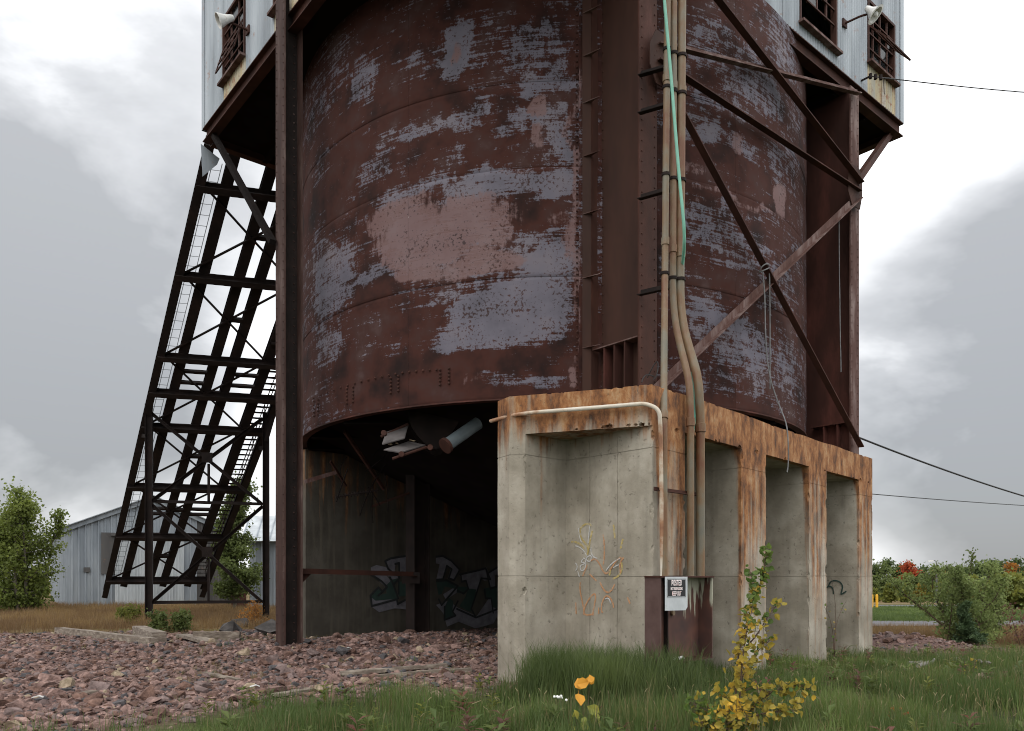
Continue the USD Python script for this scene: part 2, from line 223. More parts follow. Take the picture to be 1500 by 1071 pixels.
def concrete(name, rust_amt, dirt=0.5, tone=1.0):
    """board-marked concrete: mottled, pitted, with rust runs that start under the top edge (z 4) and thin out downwards"""
    n = {'g': ('geometry', {}), 'sep': ('separate_xyz', {}),
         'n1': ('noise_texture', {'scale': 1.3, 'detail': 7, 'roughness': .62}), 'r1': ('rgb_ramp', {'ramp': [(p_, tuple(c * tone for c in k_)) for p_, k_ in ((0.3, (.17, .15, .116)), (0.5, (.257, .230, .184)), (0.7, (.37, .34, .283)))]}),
         'ms': ('mapping', {'scale': (3.4, 3.4, .22)}), 'n2': ('noise_texture', {'scale': 2.0, 'detail': 6, 'roughness': .6}),
         'zr': ('map_range', {'from_min': 0.8, 'from_max': 3.4, 'to_min': -0.26, 'to_max': .06, 'clamp': True}), 'zt': ('map_range', {'from_min': 3.2, 'from_max': 3.7, 'to_min': 0, 'to_max': .31 * rust_amt / .55, 'clamp': True}),
         'ds': ('vector_math', {'math_type': 'dot_product', 'vector2': (.676, .737, 0)}), 'dd': ('vector_math', {'math_type': 'dot_product', 'vector2': (-.737, .676, 0)}),
         'ms_': ('map_range', {'from_min': 8.579 - .05, 'from_max': 8.579 + .25, 'to_min': 0, 'to_max': 1, 'clamp': True}), 'md_': ('map_range', {'from_min': 5.412 + .03, 'from_max': 5.412 + .22, 'to_min': .22 if rust_amt > .3 else -.10, 'to_max': -.4 if rust_amt > .3 else -.10, 'clamp': True}),
         'mm_': ('math', {'math_type': 'multiply'}), 'inv': ('math', {'math_type': 'multiply_add', 'value2': .07, 'value3': -.07}), 'a2': ('math', {'math_type': 'add'}), 'a3': ('math', {'math_type': 'add'}), 'a4': ('math', {'math_type': 'add'}),
         'a': ('math', {'math_type': 'add'}), 'rr': ('map_range', {'from_min': 0.50, 'from_max': .74, 'to_min': 0, 'to_max': 0.95, 'clamp': True}),
         'm3': ('mapping', {'scale': (2.2, 2.2, 1.0)}), 'n3': ('noise_texture', {'scale': 2.2, 'detail': 8, 'roughness': .72}), 'rc': ('rgb_ramp', {'ramp': [(0.34, (.04, .019, .011)), (0.44, (.12, .047, .018)), (0.53, (.22, .092, .033)), (0.62, (.29, .16, .075)), (0.72, (.30, .23, .15))]}),
         'mix': ('mix_color', {}), 'n4': ('noise_texture', {'scale': 16, 'detail': 5, 'roughness': .65}), 'pit': ('map_range', {'from_min': .60, 'from_max': .69, 'to_min': 0, 'to_max': .55, 'clamp': True}),
         'mix2': ('mix_color', {'b': (.07, .06, .045)}), 'md': ('mapping', {'scale': (5, 5, .35)}), 'n5': ('noise_texture', {'scale': 1.5, 'detail': 5}), 'dr': ('map_range', {'from_min': .5, 'from_max': .75, 'to_min': 0, 'to_max': dirt, 'clamp': True}),
         'mix3': ('mix_color', {'b': (.085, .075, .058)}),
         'b1': ('noise_texture', {'scale': 22, 'detail': 6, 'roughness': .7}), 'sm': ('math', {'math_type': 'subtract'}), 'bm': ('bump', {'strength': .5, 'distance': .012}), 'p': ('principled_bsdf', {'roughness': .92, 'specular_ior_level': .2})}
    l = [('g.position', 'sep.vector'), ('g.position', 'n1.vector'), ('g.position', 'ms.vector'), ('ms.vector', 'n2.vector'), ('sep.z', 'zr.value'), ('n2.fac', 'a.value1'), ('zr.result', 'a.value2'), ('sep.z', 'zt.value'), ('g.position', 'ds.vector1'), ('g.position', 'dd.vector1'), ('ds.value', 'ms_.value'), ('dd.value', 'md_.value'), ('ms_.result', 'mm_.value1'), ('md_.result', 'mm_.value2'), ('ms_.result', 'inv.value1'),
         ('a.value', 'a2.value1'), ('zt.result', 'a2.value2'), ('a2.value', 'a3.value1'), ('mm_.value', 'a3.value2'), ('a3.value', 'a4.value1'), ('inv.value', 'a4.value2'), ('a4.value', 'rr.value'),
         ('g.position', 'm3.vector'), ('m3.vector', 'n3.vector'), ('n3.fac', 'rc.fac'), ('n1.fac', 'r1.fac'), ('r1.color', 'mix3.a'), ('g.position', 'md.vector'), ('md.vector', 'n5.vector'), ('n5.fac', 'dr.value'), ('dr.result', 'mix3.fac'), ('mix3.result', 'mix.a'), ('rc.color', 'mix.b'), ('rr.result', 'mix.fac'),
         ('g.position', 'n4.vector'), ('n4.fac', 'pit.value'), ('mix.result', 'mix2.a'), ('pit.result', 'mix2.fac'), ('mix2.result', 'p.base_color'),
         ('g.position', 'b1.vector'), ('b1.fac', 'sm.value1'), ('pit.result', 'sm.value2'), ('sm.value', 'bm.height'), ('bm.normal', 'p.normal')]
    return usdkit.material(stage, L + name, n, l, surface='p.BSDF')
M['concrete'] = concrete('rust_run_concrete', .60, dirt=.3)
M['concrete_dark'] = concrete('shade_toned_concrete', .12, dirt=.9, tone=.22)  # low tone puts the under-bin shade into the colour, over dirt streaks
def cladding(name, a, b, c, rust=.62, zs=.3):
    n = {'g': ('geometry', {}), 'ms': ('mapping', {'scale': (2.2, 2.2, zs)}), 'n': ('noise_texture', {'scale': 1.2, 'detail': 6}), 'r': ('rgb_ramp', {'ramp': [(0.3, a), (0.5, b), (0.7, c)]}),
         'n2': ('noise_texture', {'scale': 3.2, 'detail': 8, 'roughness': .72}), 'rr': ('map_range', {'from_min': rust, 'from_max': rust + .1, 'to_min': 0, 'to_max': .85, 'clamp': True}), 'mix': ('mix_color', {'b': (.2, .085, .035)}),
         'p': ('principled_bsdf', {'roughness': .5, 'metallic': .15})}
    return usdkit.material(stage, L + name, n, [('g.position', 'ms.vector'), ('ms.vector', 'n.vector'), ('n.fac', 'r.fac'), ('g.position', 'n2.vector'), ('n2.fac', 'rr.value'), ('r.color', 'mix.a'), ('rr.result', 'mix.fac'), ('mix.result', 'p.base_color')], surface='p.BSDF')
M['clad'] = cladding('grey_blue_cladding', (.15, .17, .188), (.225, .252, .275), (.29, .32, .345), .59)
M['clad_rusty'] = cladding('rust_run_cladding', (.26, .26, .22), (.36, .29, .16), (.30, .30, .29), .52)
M['shed'] = cladding('galvanised_shed_sheet', (.15, .172, .195), (.215, .24, .265), (.28, .305, .325), .72)
M['shed_bright'] = cladding('bright_galvanised_sheet', (.28, .3, .315), (.36, .385, .40), (.44, .465, .48), .74)
M['shed_dark'] = cladding('brown_grey_sheet', (.045, .043, .043), (.06, .057, .055), (.08, .075, .07), .6)
# the tank's shell: rust with what is left of grey paint and pink primer (primvars paint and pink say how much is left where)
def shell_mat():
    n = {'uv': ('attribute', {'attribute': 'st'}), 'pa': ('attribute', {'attribute': 'paint'}), 'pk': ('attribute', {'attribute': 'pink'}), 'g': ('geometry', {}),
         'mA': ('mapping', {'scale': (.45, 17, 1)}), 'nA': ('noise_texture', {'scale': 1.7, 'detail': 4, 'roughness': .65, 'distortion': .25}), 'wA': ('math', {'math_type': 'multiply_add', 'value2': .95}), 'm1': ('mapping', {'scale': (1.1, 5.5, 1)}), 'n1': ('noise_texture', {'scale': 1.6, 'detail': 7, 'roughness': .72, 'distortion': .5}),
         'm2': ('mapping', {'scale': (9, 1.5, 1)}), 'n2': ('noise_texture', {'scale': 1.4, 'detail': 5, 'roughness': .65}),
         'n3': ('noise_texture', {'scale': 7, 'detail': 7, 'roughness': .72, 'distortion': .3}), 'n4': ('noise_texture', {'scale': 1.1, 'detail': 6, 'roughness': .6}),
         'w1': ('math', {'math_type': 'multiply_add', 'value2': 1.0}), 'w2': ('math', {'math_type': 'multiply_add', 'value2': .55}), 'w3': ('math', {'math_type': 'multiply_add', 'value2': 1.3}), 'n6': ('noise_texture', {'scale': 34, 'detail': 3, 'roughness': .6}), 'n7': ('noise_texture', {'scale': 19, 'detail': 5, 'roughness': .6}), 'n8': ('noise_texture', {'scale': 1.9, 'detail': 3}), 'p7': ('math', {'math_type': 'multiply_add', 'value2': .45}), 'pit': ('map_range', {'from_min': .80, 'from_max': .86, 'to_min': 1.0, 'to_max': 0.1, 'clamp': True}), 'thp': ('math', {'math_type': 'multiply'}), 'w6': ('math', {'math_type': 'multiply_add', 'value2': .5}),
         'th': ('map_range', {'from_min': 2.44, 'from_max': 2.56, 'to_min': 0, 'to_max': .92, 'clamp': True}),
         'q1': ('math', {'math_type': 'multiply_add', 'value2': .5}), 'q2': ('math', {'math_type': 'multiply_add', 'value2': .45}),
         'tp': ('map_range', {'from_min': .70, 'from_max': .82, 'to_min': 0, 'to_max': .88, 'clamp': True}),
         'rust': ('rgb_ramp', {'ramp': [(0.32, (.012, .0058, .005)), (0.42, (.025, .0095, .0073)), (0.51, (.041, .0138, .0098)), (0.6, (.040, .0178, .0148)), (0.7, (.058, .034, .031))]}),
         'grey': ('rgb_ramp', {'ramp': [(0.3, (.074, .069, .086)), (0.5, (.110, .104, .128)), (0.7, (.140, .122, .138))]}), 'pinkc': ('rgb_ramp', {'ramp': [(0.3, (.115, .062, .058)), (0.6, (.135, .083, .08)), (0.8, (.135, .097, .10))]}),
         'x1': ('mix_color', {}), 'x2': ('mix_color', {}), 'hb': ('math', {'math_type': 'multiply_add', 'value2': .5}), 'bm': ('bump', {'strength': .35, 'distance': .006}), 'rg': ('map_range', {'from_min': 0, 'from_max': 1, 'to_min': .88, 'to_max': .6}),
         'tpp': ('math', {'math_type': 'multiply'}), 'mm': ('math', {'math_type': 'maximum'}), 'p': ('principled_bsdf', {'specular_ior_level': .16})}
    l = [('uv.vector', 'm1.vector'), ('m1.vector', 'n1.vector'), ('uv.vector', 'm2.vector'), ('m2.vector', 'n2.vector'), ('uv.vector', 'n3.vector'), ('uv.vector', 'n4.vector'),
         ('n1.fac', 'w1.value1'), ('uv.vector', 'mA.vector'), ('mA.vector', 'nA.vector'), ('nA.fac', 'wA.value1'), ('pa.fac', 'wA.value3'), ('wA.value', 'w1.value3'), ('n2.fac', 'w2.value1'), ('w1.value', 'w2.value3'), ('n3.fac', 'w3.value1'), ('w2.value', 'w3.value3'), ('n6.fac', 'w6.value1'), ('uv.vector', 'n6.vector'), ('w3.value', 'w6.value3'), ('w6.value', 'th.value'), ('uv.vector', 'n7.vector'), ('uv.vector', 'n8.vector'), ('n8.fac', 'p7.value1'), ('n7.fac', 'p7.value3'), ('p7.value', 'pit.value'), ('th.result', 'thp.value1'), ('pit.result', 'thp.value2'),
         ('n3.fac', 'q1.value1'), ('pk.fac', 'q1.value3'), ('n2.fac', 'q2.value1'), ('q1.value', 'q2.value3'), ('q2.value', 'tp.value'),
         ('n4.fac', 'rust.fac'), ('n4.fac', 'grey.fac'), ('n4.fac', 'pinkc.fac'), ('rust.color', 'x1.a'), ('grey.color', 'x1.b'), ('thp.value', 'x1.fac'), ('x1.result', 'x2.a'), ('pinkc.color', 'x2.b'), ('tp.result', 'tpp.value1'), ('pit.result', 'tpp.value2'), ('tpp.value', 'x2.fac'), ('x2.result', 'p.base_color'),
         ('n3.fac', 'hb.value1'), ('th.result', 'hb.value3'), ('hb.value', 'bm.height'), ('bm.normal', 'p.normal'), ('th.result', 'mm.value1'), ('tp.result', 'mm.value2'), ('mm.value', 'rg.value'), ('rg.result', 'p.roughness')]
    return usdkit.material(stage, L + 'flaking_painted_rusty_shell', n, l, surface='p.BSDF')
M['shell'] = shell_mat()
M['cabinet'] = noise_mat('maroon_rusty_cabinet', [(0.3, (.034, .016, .012)), (0.5, (.058, .031, .026)), (0.7, (.078, .046, .041))], 2.5, 6, .6, .1, 60)
def cab_back():
    n = {'g': ('geometry', {}), 'ms': ('mapping', {'scale': (9, 9, 1.1)}), 'n': ('noise_texture', {'scale': 1.6, 'detail': 6}), 'sep': ('separate_xyz', {}), 'zr': ('map_range', {'from_min': .55, 'from_max': 1.5, 'to_min': -.36, 'to_max': .10, 'clamp': True}), 'sx': ('map_range', {'from_min': 2.0, 'from_max': 2.35, 'to_min': -.35, 'to_max': .05, 'clamp': True}),
         'a': ('math', {'math_type': 'add'}), 'a2': ('math', {'math_type': 'add'}), 'th': ('map_range', {'from_min': .52, 'from_max': .58, 'to_min': 0, 'to_max': .9, 'clamp': True}), 'n2': ('noise_texture', {'scale': 3, 'detail': 6}),
         'r': ('rgb_ramp', {'ramp': [(0.3, (.022, .009, .007)), (0.5, (.05, .018, .012)), (0.7, (.085, .032, .019))]}), 'x': ('mix_color', {'b': (.34, .34, .26)}), 'p': ('principled_bsdf', {'roughness': .7})}
    return usdkit.material(stage, L + 'cabinet_inside', n, [('g.position', 'ms.vector'), ('ms.vector', 'n.vector'), ('g.position', 'sep.vector'), ('sep.z', 'zr.value'), ('sep.x', 'sx.value'), ('n.fac', 'a.value1'), ('zr.result', 'a.value2'), ('a.value', 'a2.value1'), ('sx.result', 'a2.value2'), ('a2.value', 'th.value'),
        ('g.position', 'n2.vector'), ('n2.fac', 'r.fac'), ('r.color', 'x.a'), ('th.result', 'x.fac'), ('x.result', 'p.base_color')], surface='p.BSDF')
M['cabinside'] = cab_back()
M['g_silver'] = noise_mat('silver_spray', [(0.3, (.085, .083, .094)), (0.7, (.18, .175, .195))], 5, 5, .6, 0)  # spray colours dulled: shade under the bin is put into them
M['g_green'] = noise_mat('dark_green_spray', [(0.3, (.016, .034, .028)), (0.7, (.03, .052, .043))], 5, 5, .7, 0)
M['g_black'] = noise_mat('black_spray', [(0.3, (.012, .013, .014)), (0.7, (.02, .022, .022))], 5, 3, .7, 0)
def faded(name, ramp, lo=.44, hi=.58):
    """worn spray paint: patchy, bare concrete shows through"""
    return usdkit.material(stage, L + name, {'g': ('geometry', {}), 'n': ('noise_texture', {'scale': 24, 'detail': 5, 'roughness': .7}), 'r': ('rgb_ramp', {'ramp': ramp}), 'f': ('map_range', {'from_min': lo, 'from_max': hi, 'to_min': .05, 'to_max': .75, 'clamp': True}),
        'p': ('principled_bsdf', {'roughness': .9, 'specular_ior_level': .15}), 't': ('transparent_bsdf', {}), 'm': ('mix_closure', {})}, [('g.position', 'n.vector'), ('n.fac', 'r.fac'), ('n.fac', 'f.value'), ('f.result', 'm.fac'), ('r.color', 'p.base_color'), ('t.BSDF', 'm.closure1'), ('p.BSDF', 'm.closure2')], surface='m.closure')
M['g_orange'] = faded('faded_orange_spray', [(0.35, (.34, .15, .06)), (0.65, (.30, .17, .09))], .40, .60)
M['g_yellow'] = faded('faded_yellow_spray', [(0.35, (.33, .25, .07)), (0.65, (.28, .22, .09))], .42, .64)
M['g_white'] = faded('faded_white_spray', [(0.35, (.46, .46, .46)), (0.65, (.40, .40, .39))], .38, .58)

# ------------------------------------------------------------------ ground
S = np.array([.9, 18.5]); R = 5.75                                     # the tank's axis and radius
U = np.array([.768, .640, 0]); V = np.array([-.640, .768, 0])          # the head house's axes
C2 = np.array([1.81, 9.98]); FA = np.array([.676, .737]); FN = np.array([-.737, .676])   # front foundation: corner, along, inward
def fsd(s, d, z=None):
    p = C2 + FA * s + FN * d
    return np.array([p[0], p[1], z]) if z is not None else p
def bump2(x, y, cx, cy, r, h): return h * np.exp(-((x - cx) ** 2 + (y - cy) ** 2) / r ** 2)
def g(x, y):
    x, y = np.asarray(x, float), np.asarray(y, float)
    zr = np.interp(y, [0, 12, 16, 22, 34, 40, 60, 70, 95, 110, 200, 800], [0, 0, -.23, -.35, -.75, -.85, -1.05, -1.1, -1.7, -2.0, -3, -6])
    zl = np.interp(y, [0, 20, 30, 60, 110, 200, 800], [0, .03, -.08, -.1, -1.0, -2, -6])
    w = sstep(1, 8, x); z = zr * w + zl * (1 - w)
    z = z + bump2(x, y, -4.3, 14.6, 1.8, .20) + bump2(x, y, -2.6, 16.2, 1.3, .18) + bump2(x, y, -1.2, 16.6, 1.2, .18) + bump2(x, y, 9.7, 19.3, 1.6, .38) + bump2(x, y, -8, 15, 3, .07)
    nz = meshkit.fbm(np.stack([x * .35, y * .35, 0 * x], -1), 4, 3) - .5
    near = np.exp(-np.maximum(np.hypot(x, y) - 25, 0) / 30)
    return z + nz * .16 * (.25 + .75 * gravel(x, y)) * near
def gravel(x, y):
    """1 where the ground is broken rock"""
    x, y = np.asarray(x, float), np.asarray(y, float)
    yb = np.interp(x, [-12, -6, -3.65, -2.76, -1.8, -.3, .1], [5.6, 5.9, 7.2, 8.4, 9.3, 9.5, 9.9])
    n = (meshkit.noise(np.stack([x * .9, y * .9, 0 * x], -1), 5) - .5) * 1.1
    left = sstep(-.8, .7, y - yb + n * .9) * sstep(-.1, .5, 20.2 + n * 1.5 - y + np.clip((x + 12) * .25, -4, 3.0)) * (x < .25)
    d = (x - C2[0]) * FN[0] + (y - C2[1]) * FN[1]; s = (x - C2[0]) * FA[0] + (y - C2[1]) * FA[1]
    under = sstep(1.8, 2.2, d) * (s > -3) * (s < 9) * (d < 8.2)
    pile = sstep(.16, .3, bump2(x, y, 9.7, 19.2, 2.2, 1) - n * .06)
    return np.clip(np.maximum(np.maximum(left, under), pile), 0, 1)
def dry(x, y):
    x, y = np.asarray(x, float), np.asarray(y, float)
    n = (meshkit.noise(np.stack([x * .5, y * .5, 0 * x], -1), 9) - .5)
    left = sstep(18, 21, y + n * 3) * (1 - sstep(3, 9, x)); right = sstep(16.6, 18.5, y + n * 3) * sstep(6, 9, x) * (1 - sstep(31, 34, y)) + sstep(72, 76, y) * sstep(6, 9, x)
    return np.clip(left + right, 0, 1)
def graded(lo, hi, a, b, step, grow=1.22):
    c = list(np.arange(a, b, step)); s = step; q = b
    while q < hi: c.append(q); s *= grow; q += s
    c.append(hi); s = step; q = a
    while q > lo:
        s *= grow; q -= s; c.insert(0, max(q, lo))
    return np.unique(np.array(c))
gx, gy = graded(-700, 700, -18, 16, .17), graded(-60, 800, 5.5, 23, .17)
XX, YY = np.meshgrid(gx, gy); ZZ = g(XX, YY)
gv = np.stack([XX, YY, ZZ], -1).reshape(-1, 3); nx = len(gx)
ii = (np.arange(len(gy) - 1)[:, None] * nx + np.arange(nx - 1)[None]).ravel()
gf = np.stack([ii, ii + 1, ii + nx + 1, ii + nx], 1)
gn = {'g': ('geometry', {}), 'gr': ('attribute', {'attribute': 'gravel'}), 'dr': ('attribute', {'attribute': 'dry'}),
      'n1': ('noise_texture', {'scale': 9, 'detail': 7, 'roughness': .7}), 'n2': ('noise_texture', {'scale': .8, 'detail': 5}), 'v': ('voronoi_texture', {'scale': 16}), 'v2': ('voronoi_texture', {'scale': 45}),
      'rg': ('rgb_ramp', {'ramp': [(0.3, (.06, .037, .032)), (0.5, (.105, .063, .054)), (0.7, (.16, .105, .092))]}), 'rd': ('rgb_ramp', {'ramp': [(0.3, (.085, .06, .03)), (0.5, (.14, .095, .045)), (0.7, (.11, .105, .04))]}),
      'rs': ('rgb_ramp', {'ramp': [(0.3, (.022, .026, .009)), (0.5, (.04, .05, .014)), (0.7, (.065, .075, .022))]}),
      'x1': ('mix_color', {}), 'x2': ('mix_color', {}), 'vs': ('math', {'math_type': 'multiply_add', 'value2': .5}), 'bm': ('bump', {'strength': .6, 'distance': .04}), 'p': ('principled_bsdf', {'roughness': .95, 'specular_ior_level': .15})}
M['ground'] = usdkit.material(stage, L + 'ground', gn, [('g.position', 'n1.vector'), ('g.position', 'n2.vector'), ('g.position', 'v.vector'), ('g.position', 'v2.vector'), ('n1.fac', 'rg.fac'), ('n2.fac', 'rd.fac'), ('n2.fac', 'rs.fac'),
    ('rs.color', 'x1.a'), ('rd.color', 'x1.b'), ('dr.fac', 'x1.fac'), ('x1.result', 'x2.a'), ('rg.color', 'x2.b'), ('gr.fac', 'x2.fac'), ('x2.result', 'p.base_color'), ('v2.distance', 'vs.value1'), ('v.distance', 'vs.value3'), ('vs.value', 'bm.height'), ('bm.normal', 'p.normal')], surface='p.BSDF')
put('ground', (gv, gf), M['ground'], smooth=True, kind='structure', label='rough ground of broken rock, grass and dry weeds', prim={'gravel': gravel(XX, YY).ravel(), 'dry': dry(XX, YY).ravel()})
M['road'] = noise_mat('grey_gravel_road', [(0.3, (0.0682, 0.0651, 0.0713)), (0.6, (0.1054, 0.1023, 0.1085)), (0.8, (0.1240, 0.1178, 0.1178))], 1.5, 6, .95, .2, 20)
def road(y0, y1, x0, x1, label):
    xs = np.linspace(x0, x1, 60); ys = np.linspace(y0, y1, 7); X, Y = np.meshgrid(xs, ys)
    Yw = Y + np.sin(X * .08) * .8
    v = np.stack([X, Yw, g(X, Yw) + .02], -1).reshape(-1, 3); i = (np.arange(6)[:, None] * 60 + np.arange(59)[None]).ravel()
    put('road', (v, np.stack([i, i + 1, i + 61, i + 60], 1)), M['road'], smooth=True, kind='structure', label=label)
road(34.5, 40.5, 10, 75, 'near grey gravel road behind the shrubs')
road(64, 71.5, 12, 130, 'far grey gravel road before the treeline')

# ------------------------------------------------------------------ ore bin: shell plates, columns, bracing
bin_ = thing('ore_bin', 'huge rusty cylindrical steel ore bin with flaking grey paint on riveted columns', 'ore bin', loc=(S[0], S[1], 0))
ZB, ZT = EYE + 2.95, EYE + 10.45
def cyl_hit(px, py, r=R):
    k = (px - CX) / F; a = 1 + k * k; b = -2 * (S[1] + k * S[0]); c = S @ S - r * r
    disc = max(b * b - 4 * a * c, 0); Y = (-b - math.sqrt(disc)) / (2 * a); X = k * Y
    th = math.atan2(X - S[0], -(Y - S[1])); return th, EYE + (HZ - py) * Y / F
# what is left of the paint: (photo x, y, half width, half height, amount), laid out on the curved plate by angle and height
GREY = [(530, 122, 22, 38, .5), (668, 70, 26, 46, .78), (668, 108, 18, 24, .6), (790, 75, 55, 42, .42), (805, 118, 44, 14, .55), (600, 85, 14, 16, .35), (476, 60, 26, 30, .18), (480, 130, 30, 60, .2), (640, 192, 78, 13, .5), (565, 205, 22, 14, .4), (705, 150, 16, 40, .35),
        (790, 165, 50, 22, .45), (830, 205, 18, 40, .5), (765, 190, 60, 12, .36), (545, 250, 30, 28, .38), (470, 250, 18, 26, .3), (660, 235, 20, 22, .42), (760, 262, 84, 20, .62), (600, 285, 70, 16, .45), (700, 285, 60, 22, .5), (815, 275, 34, 26, .6), (790, 335, 50, 34, .36), (800, 385, 52, 26, .66),
        (485, 410, 34, 52, .52), (470, 370, 16, 60, .3), (550, 400, 40, 20, .5), (740, 465, 96, 46, .82), (690, 505, 60, 20, .66), (790, 440, 50, 40, .8), (650, 430, 30, 20, .3), (480, 505, 22, 36, .4), (560, 515, 40, 14, .3), (760, 557, 80, 13, .5), (700, 560, 30, 12, .36), (545, 450, 20, 40, .2), (640, 345, 100, 48, .5),
        (1040, 60, 40, 50, .34), (1110, 120, 50, 50, .42), (1150, 60, 26, 50, .36), (1060, 150, 50, 20, .36), (1030, 190, 26, 14, .5), (1090, 210, 30, 16, .4), (1030, 330, 30, 40, .42), (1060, 300, 20, 30, .36), (1090, 370, 60, 40, .34), (1150, 240, 24, 60, .24), (1140, 420, 36, 50, .34), (1090, 500, 50, 40, .42), (1040, 470, 30, 40, .46), (1150, 540, 24, 50, .3), (1085, 480, 16, 24, .5), (1110, 555, 12, 34, .42)]
PINK = [(640, 340, 104, 46, .52), (580, 312, 50, 18, .4), (700, 390, 70, 20, .38), (610, 395, 40, 16, .4), (668, 85, 12, 20, .26), (842, 300, 7, 300, .3), (793, 150, 12, 22, .4), (795, 200, 11, 24, .36), (815, 330, 20, 14, .2), (838, 370, 12, 40, .26), (838, 550, 8, 20, .4), (690, 560, 24, 12, .22), (1082, 205, 14, 20, .3), (1142, 295, 12, 28, .42), (1080, 290, 70, 8, .26), (1035, 300, 30, 12, .22), (1020, 245, 22, 12, .24), (760, 248, 80, 4, .24)]
DARK = [(790, 322, 42, 20, .5), (640, 140, 90, 26, .25), (520, 180, 60, 60, .12), (545, 420, 30, 16, .5), (1080, 255, 90, 40, .22), (600, 555, 130, 34, .35), (720, 590, 150, 14, .3), (1100, 620, 90, 30, .4), (620, 30, 120, 30, .15)]
def field(lst, th, z):
    q_ = np.stack([th * 8, z * 1.7, 0 * z], -1); th = th + (meshkit.fbm(q_, 3, 41) - .5) * .085; z = z + (meshkit.fbm(q_, 3, 47) - .5) * .45
    o = np.zeros_like(th)
    for cx, cy, hw, hh, amt in lst:
        t0, z0 = cyl_hit(cx, cy); t1, _ = cyl_hit(cx + hw, cy); t2, _ = cyl_hit(cx - hw, cy); _, z1 = cyl_hit(cx, cy - hh)
        a = (th - t0) / max(abs(t1 - t2) / 2, .01); b = (z - z0) / max(z1 - z0, .02)
        w = 1 - sstep(.55, 1.25, np.maximum(np.abs(a), np.abs(b)) * .5 + np.hypot(a, b) * .5)
        o = np.maximum(o, w * amt) if lst is not DARK else o + w * amt
    return o
SEAMS = [ZB, EYE + 4.97, EYE + 6.77, EYE + 8.2, ZT + .1]
NPL = 12; TH0 = cyl_hit(848, 300)[0]
for ci in range(len(SEAMS) - 1):
    z0, z1 = SEAMS[ci], SEAMS[ci + 1]; rr = R + (.0 if ci % 2 == 0 else .007)
    for k in range(NPL):
        a0 = TH0 + (k + (.5 if ci % 2 else 0) * 0) * 2 * np.pi / NPL; a1 = a0 + 2 * np.pi / NPL
        seen = min(abs(((a0 + a1) / 2 + np.pi) % (2 * np.pi) - np.pi), 9) < 1.75
        na, nz = (44, max(int((z1 - z0) / .065), 4)) if seen else (14, 6)
        A = np.linspace(a0 + .0002, a1 - .0002, na); Zs = np.linspace(z0, z1, nz); TH, Z = np.meshgrid(A, Zs)
        thw = (TH + np.pi) % (2 * np.pi) - np.pi
        wob = (meshkit.noise(np.stack([TH * 9, Z * 1.6, 0 * Z], -1), 4) - .5) * .014
        rad = rr + wob; rad[0] -= 0
        # edge returns so that each course shows its lap
        P = np.stack([S[0] + rad * np.sin(TH), S[1] - rad * np.cos(TH), Z], -1)
        top = P[-1].copy(); bot = P[0].copy()
        for e in (top, bot): e[:, :2] = S + (e[:, :2] - S) * (1 - .03 / R)
        P = np.concatenate([bot[None], P, top[None]]); TW = np.concatenate([thw[:1], thw, thw[-1:]]); ZW = np.concatenate([Z[:1], Z, Z[-1:]]); TU = np.concatenate([TH[:1], TH, TH[-1:]])
        # winding outwards: the angle runs anticlockwise seen from below
        n_ = na; q = (np.arange(nz + 1)[:, None] * n_ + np.arange(n_ - 1)[None]).ravel()
        fcs = np.stack([q, q + 1, q + n_ + 1, q + n_], 1)
        if seen:
            rnd = meshkit.fbm(np.stack([TW * 3.2, ZW * .9, 0 * ZW], -1), 3, 11) - .5
            base = .19 + rnd * .6
            pa = np.maximum(base * .8, field(GREY, TW, ZW) * .92 + .02 + rnd * .3) - field(DARK, TW, ZW) * .8; seam = np.exp(-((ZW - z1) / .07) ** 2) + .6 * np.exp(-((ZW - z0) / .05) ** 2); rn2 = meshkit.noise(np.stack([TW * 7, ZW * 2, 0 * ZW], -1), 23)
            pa = pa + seam * (rn2 - .35) * .3; pk = field(PINK, TW, ZW) + np.clip(rnd, 0, 1) * .25 + seam * (rn2 - .4) * .3
        else:
            rnd = meshkit.fbm(np.stack([np.sin(TW) * 4, ZW * .9, np.cos(TW) * 4], -1), 3, 11); pa = (rnd - .35) * 1.3; pk = np.maximum(rnd - .62, 0) * 1.5
        put('shell_plate', (P.reshape(-1, 3), fcs), M['shell'], bin_, smooth=40, uv=None) if False else None
        m = usdkit.mesh(stage, numbered(str(bin_.GetPath()) + '/shell_plate'), (P.reshape(-1, 3) - bin_.base, fcs), M['shell'], smooth=True, uv=np.stack([TU.ravel() * R, ZW.ravel()], 1))
        api = UsdGeom.PrimvarsAPI(m)
        for nm, arr in (('paint', pa), ('pink', pk)): api.CreatePrimvar(nm, Sdf.ValueTypeNames.FloatArray, 'vertex').Set(Vt.FloatArray.FromNumpy(arr.ravel().astype(np.float32)))
